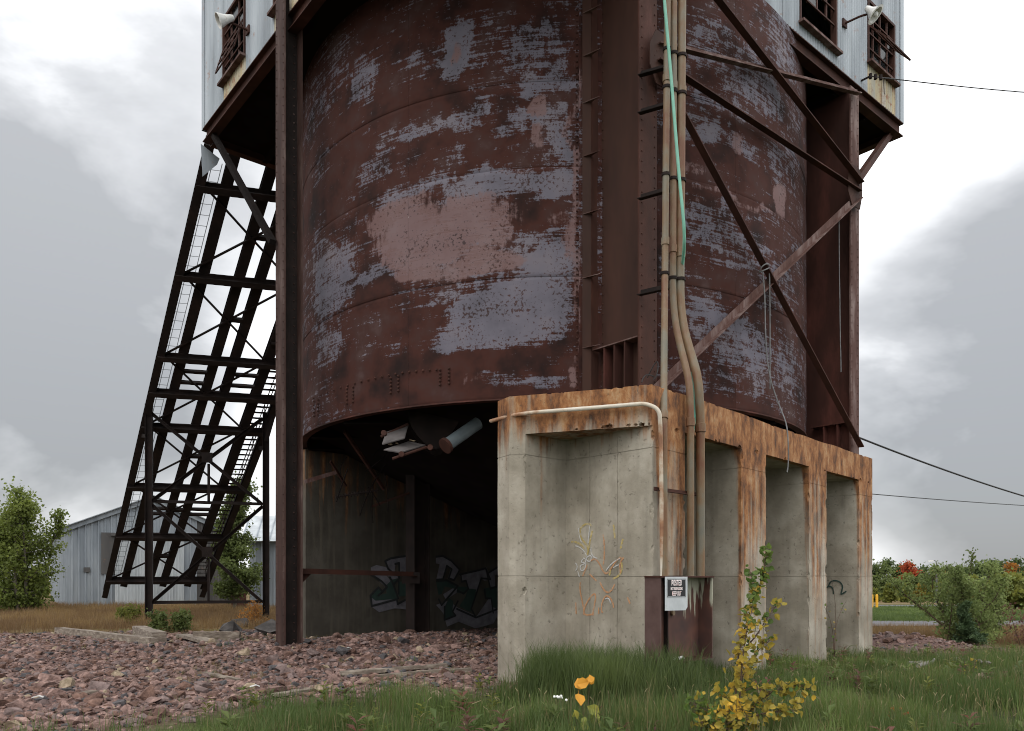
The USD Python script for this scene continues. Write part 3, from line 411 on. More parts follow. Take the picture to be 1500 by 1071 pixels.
# floor of the bin, and a bottom ring
mb = MB(); a = np.linspace(0, 2 * np.pi, 73)[:-1]
ring = lambda r, z: np.stack([S[0] + r * np.cos(a), S[1] + r * np.sin(a), np.full(72, z)], 1)
v = np.vstack([ring(R - .02, ZB + .25), ring(R - .02, ZB + .4), [[S[0], S[1], ZB + .25]], [[S[0], S[1], ZB + .4]]]); f = []
for k in range(72): f += [[144, (k + 1) % 72, k], [145, 72 + k, 72 + (k + 1) % 72]]
mb.add(v, f); put('bin_floor', mb, M['shade_black'], bin_)
def cyl_p(th, z, r=R): return np.array([S[0] + r * math.sin(th), S[1] - r * math.cos(th), z])
def rivet(mb, p, n, r=.018, h=.014):
    n = unit(n); x = unit(np.cross(n, [0, 0.1, 1])); y = np.cross(n, x); c = np.arange(8) * np.pi / 4
    o = p + np.outer(np.cos(c), x) * r + np.outer(np.sin(c), y) * r; i = p + n * h + (np.outer(np.cos(c), x) + np.outer(np.sin(c), y)) * r * .55
    f = [[k, (k + 1) % 8, 8 + (k + 1) % 8] for k in range(8)] + [[k, 8 + (k + 1) % 8, 8 + k] for k in range(8)] + [[8, 8 + k, 8 + k + 1] for k in range(1, 7)]
    mb.add(np.vstack([o, i]), f)
rv = MB()
def shell_rivet(px, py, r=.022): th, z = cyl_hit(px, py); rivet(rv, cyl_p(th, z, R + .014), (math.sin(th), -math.cos(th), 0), r, r * .8)
for z in np.arange(ZB + .05, ZT, .095):
    for dth in (-.004, -.016) if False else (-.006,): rivet(rv, cyl_p(TH0 + dth, z, R + .018), (math.sin(TH0), -math.cos(TH0), 0), .017, .015)
for px, py in [(461, 590), (467, 588), (509, 571), (518, 569), (573, 556), (584, 553), (645, 544), (658, 542)]:
    for j in range(5): shell_rivet(px, py + j * 5.4 - 2, .024)
for px in range(450, 645, 10): shell_rivet(px, 541.5 + ((660 - px) / 210) ** 2 * 46, .022)
put('rivets', rv, M['rust'], bin_, kind='stuff', label='rows of rivet heads on the shell')
mb = MB()
for (t0, t1) in [(0, 2 * np.pi)]:
    aa = np.linspace(t0, t1, 97); v = []
    for t in aa: v += [cyl_p(t, ZB - .012, R - .12), cyl_p(t, ZB - .012, R + .03), cyl_p(t, ZB + .012, R + .03), cyl_p(t, ZB + .012, R - .12)]
    f = [[4 * i + k, 4 * i + (k + 1) % 4, 4 * i + 4 + (k + 1) % 4, 4 * i + 4 + k] for i in range(96) for k in range(4)]
    mb.add(v, f)
put('bottom_ring', mb, M['rust_red'], bin_)
Z3 = np.array([0, 0, 1.0])
class Part:                                                               # an Xform part whose children are sub-parts
    pass
def group_part(name, parent, label=None):
    x = UsdGeom.Xform.Define(stage, numbered(str(parent.GetPath()) + '/' + name)); x.base = parent.base; data(x.GetPrim(), label); return x
def column(out, inw, along, web, zlo, zhi, mat_f, mat_w, flange=.4, tf=.03, label=None):
    """I column: out = middle of the outer flange's outer face (x, y), inw = inward unit vector"""
    c = group_part('support_column', bin_, label); o = np.array([out[0], out[1], 0.0])
    b = MB(); bar(b, o + inw * tf / 2 + Z3 * zlo, o + inw * tf / 2 + Z3 * zhi, flange, tf, along); put('outer_flange', b, mat_f, c)
    b = MB(); bar(b, o + inw * (web - tf / 2) + Z3 * zlo, o + inw * (web - tf / 2) + Z3 * zhi, flange, tf, along); put('inner_flange', b, mat_f, c)
    b = MB(); bar(b, o + inw * tf + inw * (web - 2 * tf) / 2 + Z3 * zlo, o + inw * tf + inw * (web - 2 * tf) / 2 + Z3 * zhi, web - 2 * tf, .016, inw); put('web', b, mat_w, c)
    r = MB()
    for z in np.arange(zlo + .1, zhi - .1, .16):
        for s_ in (-1, 1): rivet(r, o + along * s_ * flange * .36 + Z3 * z, -inw, .016, .012)
        for dd in (.09, web - .09): rivet(r, o + inw * dd - along * .009 + Z3 * z, -along, .016, .012)
    put('rivets', r, mat_f, c, kind='stuff'); return c
HBz = EYE + 10.25                                                        # underside of the head house's edge beam
ZK = 3.99                                                                # top of the foundation
fc = np.array([1.97, 11.9, 0]) + U * .2
rc = np.array([7.2, 16.2, 0]); lc = np.array([-4.33, 14.40, 0])
column(fc[:2], V, U, 1.05, ZK, HBz, M['rust'], M['rust_web'], .42, label='front support column nearest the pipes')
column(rc[:2], V, U, 1.22, ZK, HBz, M['rust_pale'], M['rust_red'], .36, label='right support column')
column(lc[:2], U, V, .36, .05, HBz + .6, M['rust_flange'], M['rust_dark'], .40, label='left support column standing in the rubble')
Sc = np.array([S[0], S[1], 0])
for p, inw, al, w, zl in ((2 * Sc - fc, -V, U, 1.0, 3.5), (2 * Sc - rc, -V, U, .9, 0), (2 * Sc - lc, -U, V, .42, 0)): column(p[:2], inw, al, w, zl - .3, HBz, M['rust'], M['rust'])
# front column: closure strip with ribs towards the shell, and base stiffeners
inn = fc + V * 1.05
e0 = inn - U * .21; th_e = cyl_hit(851, 300)[0]; e1 = cyl_p(th_e, 0, R + .03)
b = MB(); d_ = unit(e1 - e0); bar(b, (e0 + e1) / 2 + Z3 * ZK - V * .02, (e0 + e1) / 2 + Z3 * HBz - V * .02, np.linalg.norm(e1 - e0) - .01, .012, d_); put('closure_plate', b, M['rust_web'], bin_)
for zz in (3.77, 4.92, 5.97, 6.92, 7.8, 8.57, 9.28):
    b = MB(); tri = [(0, 0), (np.linalg.norm(e1 - e0), 0), (0.02, .22)]
    poly_prism(b, tri, -.006, .006, (e0 + Z3 * (EYE + zz) - V * .03, d_, -V)); put('rib', b, M['rust_pale'], bin_)
zs = EYE + 3.72
b = MB(); bar(b, fc + V * .05 - U * .115 + Z3 * zs, fc + V * 1.0 - U * .115 + Z3 * zs, .018, .20, Z3); put('stiffener_plate', b, M['rust_pale'], bin_)
for t in (.28, .5, .72):
    b = MB(); bar(b, fc + V * (.03 + t) - U * .11 + Z3 * (ZK + .01), fc + V * (.03 + t) - U * .11 + Z3 * (zs - .01), .19, .02, U); put('stiffener', b, M['rust_red'], bin_)
# bottom frame on the right column
for zz in (ZK + .75,):
    b = MB(); bar(b, rc + V * .05 - U * .1 + Z3 * zz, rc + V * .9 - U * .1 + Z3 * zz, .02, .18, Z3); put('stiffener_plate', b, M['rust_red'], bin_)
for t in (.3, .6):
    b = MB(); bar(b, rc + V * t - U * .095 + Z3 * (ZK + .01), rc + V * t - U * .095 + Z3 * (ZK + .74), .17, .02, U); put('stiffener', b, M['rust_red'], bin_)
# bracing in the plane of the two right-hand columns
ZN = EYE + 8.1
off = -V * .06
def brace(p, q, w=.17, lay=0.0, mat='rust', dbl=False):
    b = MB(); o = off - V * lay
    angle_bar(b, np.asarray(p) + o, np.asarray(q) + o, w * .72, .02, np.cross(np.subtract(q, p), V))
    put('brace', b, M[mat], bin_)
fr, rr_ = fc + U * .1, rc - U * .02
brace(fr + Z3 * ZN, rr_ + Z3 * ZN, .17, .0, 'rust')
brace(fr + Z3 * (ZN - .2), rr_ + Z3 * (ZK + .25), .17, .05, 'rust')
brace(fr + Z3 * (ZK + .45), rr_ + Z3 * (ZN - .15), .17, .0, 'rust_pale')
brace(fr + Z3 * (HBz - .1), rr_ + Z3 * (ZN + .15), .17, .05, 'rust')
brace(fr + Z3 * (ZN + .25), rr_ + Z3 * (HBz - .12), .15, .0, 'rust_pale')
b = MB(); bar(b, rc - U * .1 - V * .05 + Z3 * (ZN + .1), np.array([-.45, 10.1, 0]) + U * 12.1 + V * .12 + Z3 * (HBz + .02), .13, .13, V); put('knee_brace', b, M['rust'], bin_)
lcn = np.array([-6.95, 17.95, HBz + .05])
b = MB(); bar(b, lc - U * .1 + V * .1 + Z3 * (EYE + 6.25), lcn, .12, .10, U); put('knee_brace', b, M['shade_black'], bin_)
# left column to shed-side bracing continues behind the bin
for nd, hx in ((fc + U * .25 - V * .085, .36), (rc - U * .12 - V * .085, .40)):
    b = MB(); e = hx
    poly_prism(b, [(-e * .9, -.18), (-e * .5, -.42), (e * .35, -.42), (e * .6, -.1), (e * .6, .2), (e * .3, .42), (-e * .5, .42), (-e * .9, .15)], 0, .016, (nd + Z3 * ZN, U, Z3))
    gp = put('gusset_plate', b, M['rust_web'], bin_)
    r = MB()
    for (u_, w_) in [(-.6, 0), (-.3, .25), (-.3, -.25), (0, .32), (0, -.3), (.3, .15), (.3, -.15), (.1, 0), (-.45, .12), (-.45, -.12), (.38, 0)]: rivet(r, nd - V * .001 + U * u_ * e + Z3 * (ZN + w_ * e * 2), -V, .02, .018)
    put('rivets', r, M['rust'], bin_, kind='stuff')
# ties on the far sides, same pattern, so the frame closes
for p, q in ((2 * Sc - fc, 2 * Sc - rc), (lc, 2 * Sc - rc), (2 * Sc - lc, 2 * Sc - fc)):
    pass

# ------------------------------------------------------------------ head house
NC = np.array([-.45, 10.1, 0]); LU, LV = 12.36, 10.62
ZC = EYE + 10.60; ZR = EYE + 17.5
house = thing('head_house', 'grey corrugated metal head house on top of the ore bin with broken windows', 'building', loc=(S[0], S[1], 0))
def hp(u, v_, z): return NC + U * u + V * v_ + Z3 * z
def sheet(o, e, nrm, t0, t1, z0, z1, pitch=.1, amp=.014):
    """corrugated sheet between t0 and t1 along e, z0 to z1, as a thin closed strip"""
    n = max(int(round((t1 - t0) / pitch * 4)), 2); t = np.linspace(t0, t1, n + 1)
    w = np.sin((t / pitch) * 2 * np.pi) * amp
    out = []
    for z in (z0, z1):
        for off_ in (0, -.004): out.append(np.array([o + e * a + nrm * (b + off_) + Z3 * z for a, b in zip(t, w)]))
    v = np.vstack(out); N = n + 1; f = []
    for i in range(n): f += [[i, i + 1, 2 * N + i + 1, 2 * N + i], [N + i + 1, N + i, 3 * N + i, 3 * N + i + 1], [N + i, N + i + 1, i + 1, i], [2 * N + i, 2 * N + i + 1, 3 * N + i + 1, 3 * N + i]]
    return v, np.array(f)
def clad_wall(o, e, nrm, length, holes, name='wall_panel', rusty=(), pw=.80):
    cuts = sorted({0.0, length, *[h[0] for h in holes], *[h[1] for h in holes]}); xs = [0.0]
    for a, b in zip(cuts, cuts[1:]):
        n = max(1, round((b - a) / pw)); xs += [a + (b - a) * k / n for k in range(1, n + 1)]
    for k, (a, b) in enumerate(zip(xs, xs[1:])):
        m_ = (a + b) / 2; h = [x for x in holes if x[0] < m_ < x[1]]; rise = (k % 2) * .006
        segs = [(ZC - (.05 * ((k * 37) % 3) / 3), ZR)] if not h else [(ZC, h[0][2]), (h[0][3], ZR)]
        for (za, zb) in segs:
            if zb - za < .05: continue
            mt = M['clad_rusty'] if (h and zb < EYE + 12 and h[0][4]) else M['clad']
            put(name, sheet(o + nrm * (.05 + rise), e, nrm, a, b + .03, za, zb), mt, house, smooth=50)
# windows: (t0, t1, z0, z1, rust runs below)
WL = [(7.98, 9.29, EYE + 10.97, EYE + 12.4, 1), (5.2, 6.49, EYE + 10.97, EYE + 12.4, 1), (2.2, 3.5, EYE + 10.97, EYE + 12.4, 1)]
WR = [(7.85, 9.31, EYE + 10.87, EYE + 13.0, 0), (10.66, 11.98, EYE + 11.29, EYE + 12.63, 1), (2.4, 3.9, EYE + 10.97, EYE + 12.6, 1), (5.1, 6.6, EYE + 10.97, EYE + 12.6, 1)]
clad_wall(NC, V, -U, LV, WL); clad_wall(NC, U, -V, LU, WR)
clad_wall(NC + V * LV + U * LU, -V, U, LV, []); clad_wall(NC + U * LU + V * LV, -U, V, LU, [])
for (p, n1) in ((NC, 0), (NC + U * LU, 1), (NC + V * LV, 2), (NC + U * LU + V * LV, 3)):
    s1 = (U if n1 in (1, 3) else -U); s2 = (V if n1 in (2, 3) else -V); b = MB()
    q = p + s1 * .07 + s2 * .07
    bar(b, q - s1 * .09 + Z3 * (ZC - .04), q - s1 * .09 + Z3 * ZR, .18, .008, s1); bar(b, q - s2 * .09 + Z3 * (ZC - .04), q - s2 * .09 + Z3 * ZR, .17, .008, s2); put('corner_trim', b, M['clad'], house)
b = MB(); bar(b, hp(LU / 2, -.15, ZR + .1), hp(LU / 2, LV + .15, ZR + .1), .2, LU + .3, Z3); put('roof', b, M['clad'], house)
for a_, b_, sd_ in ((hp(-.05, .02, 0), hp(LU + .02, .02, 0), V), (hp(.02, .13, 0), hp(.02, LV - .02, 0), U), (hp(LU - .08, .13, 0), hp(LU - .08, LV - .02, 0), U), (hp(.13, LV - .02, 0), hp(LU - .19, LV - .02, 0), V)):
    zm = (HBz + ZC - .03) / 2; b = MB(); dd = unit(b_ - a_)
    ibeam(b, a_ + Z3 * zm, b_ + Z3 * zm, ZC - .03 - HBz, .2, .02, .014, Z3); put('edge_beam', b, M['rust'], house)
b = MB(); bar(b, hp(LU / 2, .14, EYE + 10.42), hp(LU / 2, LV - .13, EYE + 10.42), .03, LU - .30, Z3); put('floor_deck', b, M['shade_black'], house)
for k in range(1, 9):
    b = MB(); ibeam(b, hp(LU * k / 9, .14, EYE + 10.30), hp(LU * k / 9, LV - .14, EYE + 10.30), .2, .12, .014, .01, Z3); put('floor_joist', b, M['shade_black'], house)
def window(o, e, nrm, w, rows, cols, open_from=None):
    t0, t1, z0, z1, _ = w; W = group_part('window', house); bw = .045
    b = MB()
    P = lambda t, z, d=0: o + e * t + nrm * (.02 + d) + Z3 * z
    for (a, c) in ((P(t0, z0), P(t1, z0)), (P(t0, z1), P(t1, z1))): bar(b, a, c, .06, .12, Z3)
    for t in (t0 + .03, t1 - .03): bar(b, P(t, z0 + .03), P(t, z1 - .03), .06, .12, e)
    put('frame', b, M['rust'], W)
    b = MB(); bar(b, P(t0 - .04, z0 - .035, .1), P(t1 + .04, z0 - .035, .1), .05, .12, Z3); put('sill', b, M['rust_pale'], W)
    zo = z0 if open_from is None else z0 + (z1 - z0) * open_from
    for i in range(1, cols):
        t = t0 + (t1 - t0) * i / cols; b = MB(); bar(b, P(t, zo), P(t, z1 - .03), .025, .04, e); put('glazing_bar', b, M['rust_pale'], W)
    for j in range(0 if open_from else 1, rows):
        z = zo + (z1 - zo) * j / rows; b = MB(); bar(b, P(t0 + .06, z, .02), P(t1 - .06, z, .02), .03, .03, Z3); put('glazing_bar', b, M['rust'], W)
    for i in range(cols):
        for j in range(rows):
            if (i * 7 + j * 5 + int(t0 * 10)) % 4 == 1:                                # most panes are gone
                ta, tb = (t0 + (t1 - t0) * (i + c) / cols for c in (.06, .94)); za, zb = (zo + (z1 - zo) * (j + c) / rows for c in (.06, .94))
                b = MB(); bar(b, P((ta + tb) / 2, za), P((ta + tb) / 2, zb), tb - ta, .004, e); put('pane', b, M['glass'], W)
    return W, P
W1, P1 = window(NC, V, -U, WL[0], 4, 3)
b = MB(); t0, t1, z0, z1, _ = WL[0]                                                    # its lower vent hangs open
for t in np.linspace(t0 + .1, t1 - .1, 4): bar(b, P1(t, z0 + .78, .05), P1(t, z0 + .12, .24), .025, .025, V)
for q in (0, .33, .66, 1): bar(b, P1(t0 + .1, z0 + .78 - .66 * q, (.05 + .19 * q)), P1(t1 - .1, z0 + .78 - .66 * q, (.05 + .19 * q)), .025, .025, Z3)
put('open_vent', b, M['rust'], W1)
window(NC, V, -U, WL[1], 4, 3); window(NC, V, -U, WL[2], 4, 3)
window(NC, U, -V, WR[0], 5, 4, .26)
W2, P2 = window(NC, U, -V, WR[1], 4, 4, .0)
b = MB(); t0, t1, z0, z1, _ = WR[1]
for t in np.linspace(t0 + .08, t1 - .08, 3): bar(b, P2(t, z0 + .80, .05), P2(t, z0 + .35, .42), .03, .03, U)
for q in (0, .5, 1): bar(b, P2(t0 + .08, z0 + .80 - .45 * q, .05 + .37 * q), P2(t1 - .08, z0 + .80 - .45 * q, .05 + .37 * q), .03, .03, Z3)
put('open_vent', b, M['rust'], W2)
window(NC, U, -V, WR[2], 4, 4); window(NC, U, -V, WR[3], 4, 4)
b = MB(); P = hp(-.1, LV + .05, 0); poly_prism(b, [(-.02, HBz - 0.02), (.42, HBz - .22), (.36, HBz - .38), (.02, HBz - .78)], 0, .008, (P + U * .02, U * 1.0, Z3)); put('loose_sheet', b, M['clad'], house, label='torn cladding sheet hanging below the left corner')
# flood lights
def floodlight(base, out, length, aim, label, drop=0.0, dish=(.10, .22, .30)):
    t = thing('floodlight', label, 'floodlight', loc=base)
    end = base + out * length + Z3 * drop
    b = MB(); bar(b, base, base + out * .03, .16, .16, Z3); put('wall_plate', b, M['rust'], t)
    b = MB(); tube(b, bends([base, base + out * length * .6 + Z3 * (drop * .3), end], .1), .022, 8); put('arm', b, M['rust'], t, smooth=40)
    aim = unit(aim); ax = unit(np.cross(aim, [0.1, 0.2, 1])); ay = np.cross(aim, ax); prof = [(.045, -.20), (.065, -.14), (.075, -.08), (dish[0], -.02), (dish[1] * .8, .06), (dish[1], dish[2] * .5), (dish[1] - .012, dish[2] * .5), (dish[1] * .78, .07), (dish[0] * .8, 0)]
    a_ = np.arange(24) * 2 * np.pi / 24; v = np.vstack([end + aim * h + r * (np.outer(np.cos(a_), ax) + np.outer(np.sin(a_), ay)) for r, h in prof]); f = []
    for i in range(len(prof) - 1):
        for k in range(24): f.append([i * 24 + k, i * 24 + (k + 1) % 24, (i + 1) * 24 + (k + 1) % 24, (i + 1) * 24 + k])
    f = np.array(f); f = np.vstack([f[:, [0, 1, 2]], f[:, [0, 2, 3]]]); e_ = (len(prof) - 1) * 24
    b = MB().add(v, np.vstack([f, [[0, k + 1, k] for k in range(1, 23)], [[e_, e_ + k, e_ + k + 1] for k in range(1, 23)]])); put('lamp_shade', b, M['lamp'], t, smooth=35)
    s_ = trimesh.creation.icosphere(2, .055); s_.apply_translation(end + aim * .05); put('bulb', MB().tm(s_), M['lamp'], t, smooth=True)
floodlight(hp(9.62, -.06, EYE + 11.62), -V, .62, (.62, -.3, -.75), 'white dish floodlight on the right wall of the head house', -.12, (.11, .19, .13))
floodlight(hp(-.06, 7.79, EYE + 11.36), -U, .50, (-.8, -.35, -.45), 'white cone floodlight on the left wall of the head house', .0, (.09, .15, .26))

# ------------------------------------------------------------------ concrete foundations
found = thing('concrete_foundation', 'rust-stained concrete foundation block with deep recesses under the ore bin', 'foundation', loc=(C2[0], C2[1], 0))
def sd_of(px, Y):
    p = np.array([(px - CX) * Y / F, Y]); return np.array([(p - C2) @ FA, (p - C2) @ FN])
Zs_ = 3.46
L0, L1 = sd_of(729.5, 10.95), sd_of(746, 10.66)
outer = [tuple(sd_of(764, 10.6)), (0, 0), (8.6, 0), (8.6, 2.14), (L0[0] + .0, 2.14), tuple(L0), tuple(L1)]
Lp = sd_of(768, 10.57); B_ = sd_of(829, 11.14)
def cs(pts):
    P = np.array(pts, float); ar = np.sum(P[:, 0] * np.roll(P[:, 1], -1) - P[:, 1] * np.roll(P[:, 0], -1))
    return m3.CrossSection([P if ar > 0 else P[::-1]])
def ext(pts, z0, z1): return m3.Manifold.extrude(cs(pts), z1 - z0).translate((0, 0, z0))
blk = ext(outer, -.8, ZK)
dirL = unit(np.array([0, 0]) - np.array(Lp)); 
wedge = [tuple(Lp), tuple(B_), (.012, -.0), (-.5, -.9), tuple(np.array(Lp) + np.array([-.9, -.3]))]
blk = blk - ext(wedge, -1, Zs_)
for a_, b_ in ((.83, 2.53), (3.40, 5.18), (6.01, 7.77)): blk = blk - ext([(a_, -.3), (b_, -.3), (b_, 1.35), (a_ + .04, 1.35)], -1, 3.48)
for z in (1.50, 3.17):                                                  # pour joints, as shallow grooves round the block
    gsec = cs(outer) - cs(outer).offset(-.004, m3.JoinType.Miter)
    blk = blk - m3.Manifold.extrude(gsec, .018).translate((0, 0, z))
    wi = cs(wedge).offset(.008, m3.JoinType.Miter) ; blk = blk - m3.Manifold.extrude(wi, .009).translate((0, 0, z + .002)) if z < 3.2 else blk
    for a_, b_ in ((.83, 2.53), (3.40, 5.18), (6.01, 7.77)): blk = blk - ext([(a_ - .008, -.3), (b_ + .008, -.3), (b_ + .008, 1.356), (a_ + .032, 1.356)], z, z + .009)
for t in (.30, .62):                                                    # upright shutter joints in the big recess
    q = np.array(B_) * (1 - t) + np.array([.012, 0]) * t; n_ = np.array([.012, 0]) - np.array(B_); n_ = unit(n_); w_ = np.array([n_[1], -n_[0]])
    blk = blk - ext([tuple(q - n_ * .007 - w_ * .008), tuple(q + n_ * .005 - w_ * .008), tuple(q + n_ * .005 + w_ * .008), tuple(q - n_ * .005 + w_ * .008)], -.5, 3.4)
rc_ = np.random.default_rng(5); cut = []
edges_ = [(s_, 0.0) for s_ in (.83, 2.53, 3.40, 5.18, 6.01, 7.77, 8.6)] * 7 + [tuple(Lp)] * 5 + [(0.0, 0.0)] * 7
for s_, d__ in edges_:
    t_ = trimesh.creation.icosphere(1, 1.0); v_ = t_.vertices * rc_.uniform(.02, .06, 3) * np.array([1, 1, 2.2]) * rc_.uniform(.6, 1.2, (len(t_.vertices), 1)); v_ = v_ + np.array([s_, d__, rc_.uniform(.2, 3.4)]) + rc_.normal(size=3) * .008; cut.append(m3.Manifold(m3.Mesh(v_.astype(np.float32), t_.faces.astype(np.uint32))))
for k_ in range(46):
    t_ = trimesh.creation.icosphere(1, 1.0); v_ = t_.vertices * rc_.uniform(.015, .05, 3) * np.array([1.8, 1, 1]) * rc_.uniform(.6, 1.2, (len(t_.vertices), 1)); q_ = (rc_.uniform(0, 8.6), 0.0) if k_ % 3 else tuple(np.array(Lp) * rc_.random()); v_ = v_ + np.array([q_[0], q_[1], ZK if k_ % 2 else 3.48]); cut.append(m3.Manifold(m3.Mesh(v_.astype(np.float32), t_.faces.astype(np.uint32))))
blk = blk - m3.Manifold.batch_boolean(cut, m3.OpType.Add)
blk = blk.refine_to_length(.16)
mm = blk.to_mesh(); bv, bf = np.array(mm.vert_properties[:, :3], float), np.array(mm.tri_verts)
W3 = np.stack([C2[0] + bv[:, 0] * FA[0] + bv[:, 1] * FN[0], C2[1] + bv[:, 0] * FA[1] + bv[:, 1] * FN[1], bv[:, 2]], 1)
nz = np.stack([meshkit.fbm(W3 * 2.7 + k * 17, 3, k) - .5 for k in range(3)], 1)
W3 = W3 + nz * .010
W3[:, 2] += np.where(bv[:, 2] > 3.9, (meshkit.noise(W3 * 1.1, 8) - .5) * .06, 0)
if np.linalg.det(np.array([[*FA, 0], [*FN, 0], [0, 0, 1]])) < 0: bf = bf[:, ::-1]
put('block', (W3, bf), M['concrete'], found)
rear = thing('rear_concrete_wall', 'dark concrete wall with graffiti under the left side of the ore bin', 'wall', loc=(-4.9, 17.3, 0))
RO = np.array([-4.68, 17.5]); 
def rw(s, d, z): p = RO + FA * s + FN * d; return np.array([p[0], p[1], z])
def wallbox(p, q, thick, z0, z1, parent, mat, name):
    """upright slab from p to q (2d), thickness away along FN-like left normal"""
    e = unit(np.array([q[0] - p[0], q[1] - p[1], 0])); n = np.array([-e[1], e[0], 0]); Lw = np.hypot(q[0] - p[0], q[1] - p[1])
    nx_, nz_ = max(int(Lw / .3), 2), 10
    b = m3.Manifold.cube((Lw, thick, z1 - z0)).refine_to_length(.3).to_mesh(); v = np.array(b.vert_properties[:, :3], float); f = np.array(b.tri_verts)
    w = np.array([p[0], p[1], z0]) + v[:, :1] * e + v[:, 1:2] * n + v[:, 2:] * Z3
    w = w + np.stack([meshkit.fbm(w * 2 + k * 9, 3, k) - .5 for k in range(3)], 1) * .02
    return put(name, (w, f), mat, parent)
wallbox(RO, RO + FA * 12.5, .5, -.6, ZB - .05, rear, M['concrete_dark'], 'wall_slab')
endw = thing('end_concrete_wall', 'dark concrete wall closing the far end of the space under the ore bin', 'wall', loc=(6, 19, 0))
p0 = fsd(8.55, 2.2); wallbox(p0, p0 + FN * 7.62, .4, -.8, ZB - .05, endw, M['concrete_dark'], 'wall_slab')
# graffiti on the rear wall: traced strokes -> wall coordinates
def rear_sz(px, py):
    k = (px - CX) / F; s = (k * RO[1] - RO[0]) / (FA[0] - k * FA[1]); Y = RO[1] + FA[1] * s; return s, EYE + (HZ - py) * Y / F
def gz(pts): return [rear_sz(530 + x * .14, 780 + y * .14) for x, y in pts]
RAX = (np.array([RO[0], RO[1], 0]), np.array([FA[0], FA[1], 0]), Z3)       # normal = towards the bin
silver = [[(95, 370), (150, 345), (235, 365), (330, 400), (380, 450), (375, 490), (300, 540), (330, 500), (300, 470), (250, 440), (95, 440)], [(240, 300), (300, 270), (470, 240), (470, 420), (390, 420), (385, 320), (345, 330), (335, 420), (280, 390)],
          [(85, 680), (165, 700), (240, 690), (360, 680), (370, 750), (460, 710), (455, 800), (340, 790), (180, 830), (110, 780)], [(100, 430), (230, 430), (290, 500), (290, 560), (240, 560)],
          [(775, 250), (840, 245), (920, 290), (1020, 390), (960, 500), (900, 480), (930, 380), (880, 350), (840, 490), (780, 490), (815, 330), (775, 320)],
          [(1020, 440), (1200, 400), (1300, 370), (1340, 490), (1280, 500), (1240, 480), (1200, 620), (1110, 590), (1090, 510), (1040, 510)], [(1325, 420), (1420, 360), (1425, 440), (1385, 440), (1390, 580), (1335, 590)],
          [(780, 760), (850, 840), (890, 980), (1010, 930), (1190, 1000), (1370, 950), (1440, 830), (1440, 720), (1330, 690), (1200, 880), (1000, 790), (900, 720)], [(850, 650), (980, 570), (1000, 620), (880, 700)]]
green = [[(80, 660), (160, 580), (210, 620), (160, 665), (260, 640), (250, 560), (310, 500), (380, 480), (330, 560), (370, 690), (140, 710)], [(390, 520), (465, 510), (465, 660), (385, 665)], [(775, 510), (840, 490), (1000, 560), (980, 590), (860, 560), (830, 640), (800, 650)],
         [(860, 790), (910, 690), (950, 720), (940, 830), (975, 870), (860, 915)], [(1000, 570), (1110, 575), (1060, 640), (990, 625)], [(1110, 590), (1190, 600), (1130, 830), (1020, 770), (1080, 680)], [(1270, 590), (1425, 560), (1430, 800), (1370, 780), (1350, 690), (1290, 680)]]
black = [[(90, 440), (200, 510), (260, 570), (170, 660), (210, 620), (170, 575), (85, 660), (100, 770), (360, 700), (370, 750), (460, 700)], [(240, 300), (300, 270), (460, 245)], [(240, 300), (270, 380), (340, 440), (380, 450), (380, 640)], [(290, 470), (330, 560), (375, 690)], [(345, 330), (385, 320), (385, 480), (330, 540)],
         [(775, 255), (840, 245), (930, 295), (1020, 390), (960, 500), (905, 480), (935, 385), (885, 350), (845, 490), (780, 495)], [(780, 510), (880, 500), (1000, 560), (830, 760), (800, 700)], [(1020, 440), (1200, 400), (1290, 375), (1340, 490), (1245, 480), (1200, 620), (1140, 800), (1190, 890), (990, 800)],
         [(1030, 440), (1040, 515), (1085, 505), (1110, 590), (1060, 640), (1000, 610)], [(860, 780), (860, 915), (975, 870), (945, 830), (1000, 720)], [(1325, 420), (1420, 360)], [(1300, 400), (1340, 590), (1420, 560)], [(1190, 890), (1320, 840), (1440, 790)], [(1280, 600), (1290, 690), (1350, 690), (1370, 840)]]
gr = group_part('graffiti', rear, 'silver and dark green block-letter graffiti')
def flat(name, geom, lo, mat, parent, ax, lab=None):
    b = MB(); poly_prism(b, geom, lo, lo + .002, ax); return put(name, b, mat, parent, label=lab)
NEG = (RAX[0], RAX[1], RAX[2])
fix = lambda polys: unary_union([Polygon(gz(p)).buffer(0).buffer(.01) for p in polys])
# e1 x e2 = FA x Z points to +(FA.y, -FA.x): towards the camera side of the wall
flat('silver_fill', fix(silver), .012, M['g_silver'], gr, RAX); flat('green_fill', fix(green), .015, M['g_green'], gr, RAX)
flat('black_outline', unary_union([LineString(gz(p)).buffer(.028) for p in black]), .018, M['g_black'], gr, RAX)
# faint tags in the big recess: wall from the back corner to the front corner
Bw, Cw = fsd(*B_, 0), fsd(.012, 0, 0); ne = unit(Cw - Bw)
def tag_sz(px, py):
    k = (px - CX) / F; s = (k * Bw[1] - Bw[0]) / (ne[0] - k * ne[1]); Y = Bw[1] + ne[1] * s; return s, EYE + (HZ - py) * Y / F
def tz(pts): return [tag_sz(820 + x * .1494, 740 + y * .1494) for x, y in pts]
orange = [[(430, 295), (440, 400), (432, 575)], [(310, 545), (400, 590), (450, 670), (540, 570), (620, 520)], [(400, 760), (480, 855), (540, 780)], [(205, 760), (205, 850), (235, 1000), (240, 1070)], [(320, 1070), (325, 880), (345, 870), (350, 940), (335, 1070)], [(420, 1050), (425, 940), (465, 890), (515, 940), (530, 1000)], [(600, 660), (600, 560), (625, 520)], [(670, 910), (690, 960)], [(160, 960), (165, 1060)], [(300, 680), (360, 740)], [(230, 690), (270, 590)], [(385, 1010), (385, 1060)]]
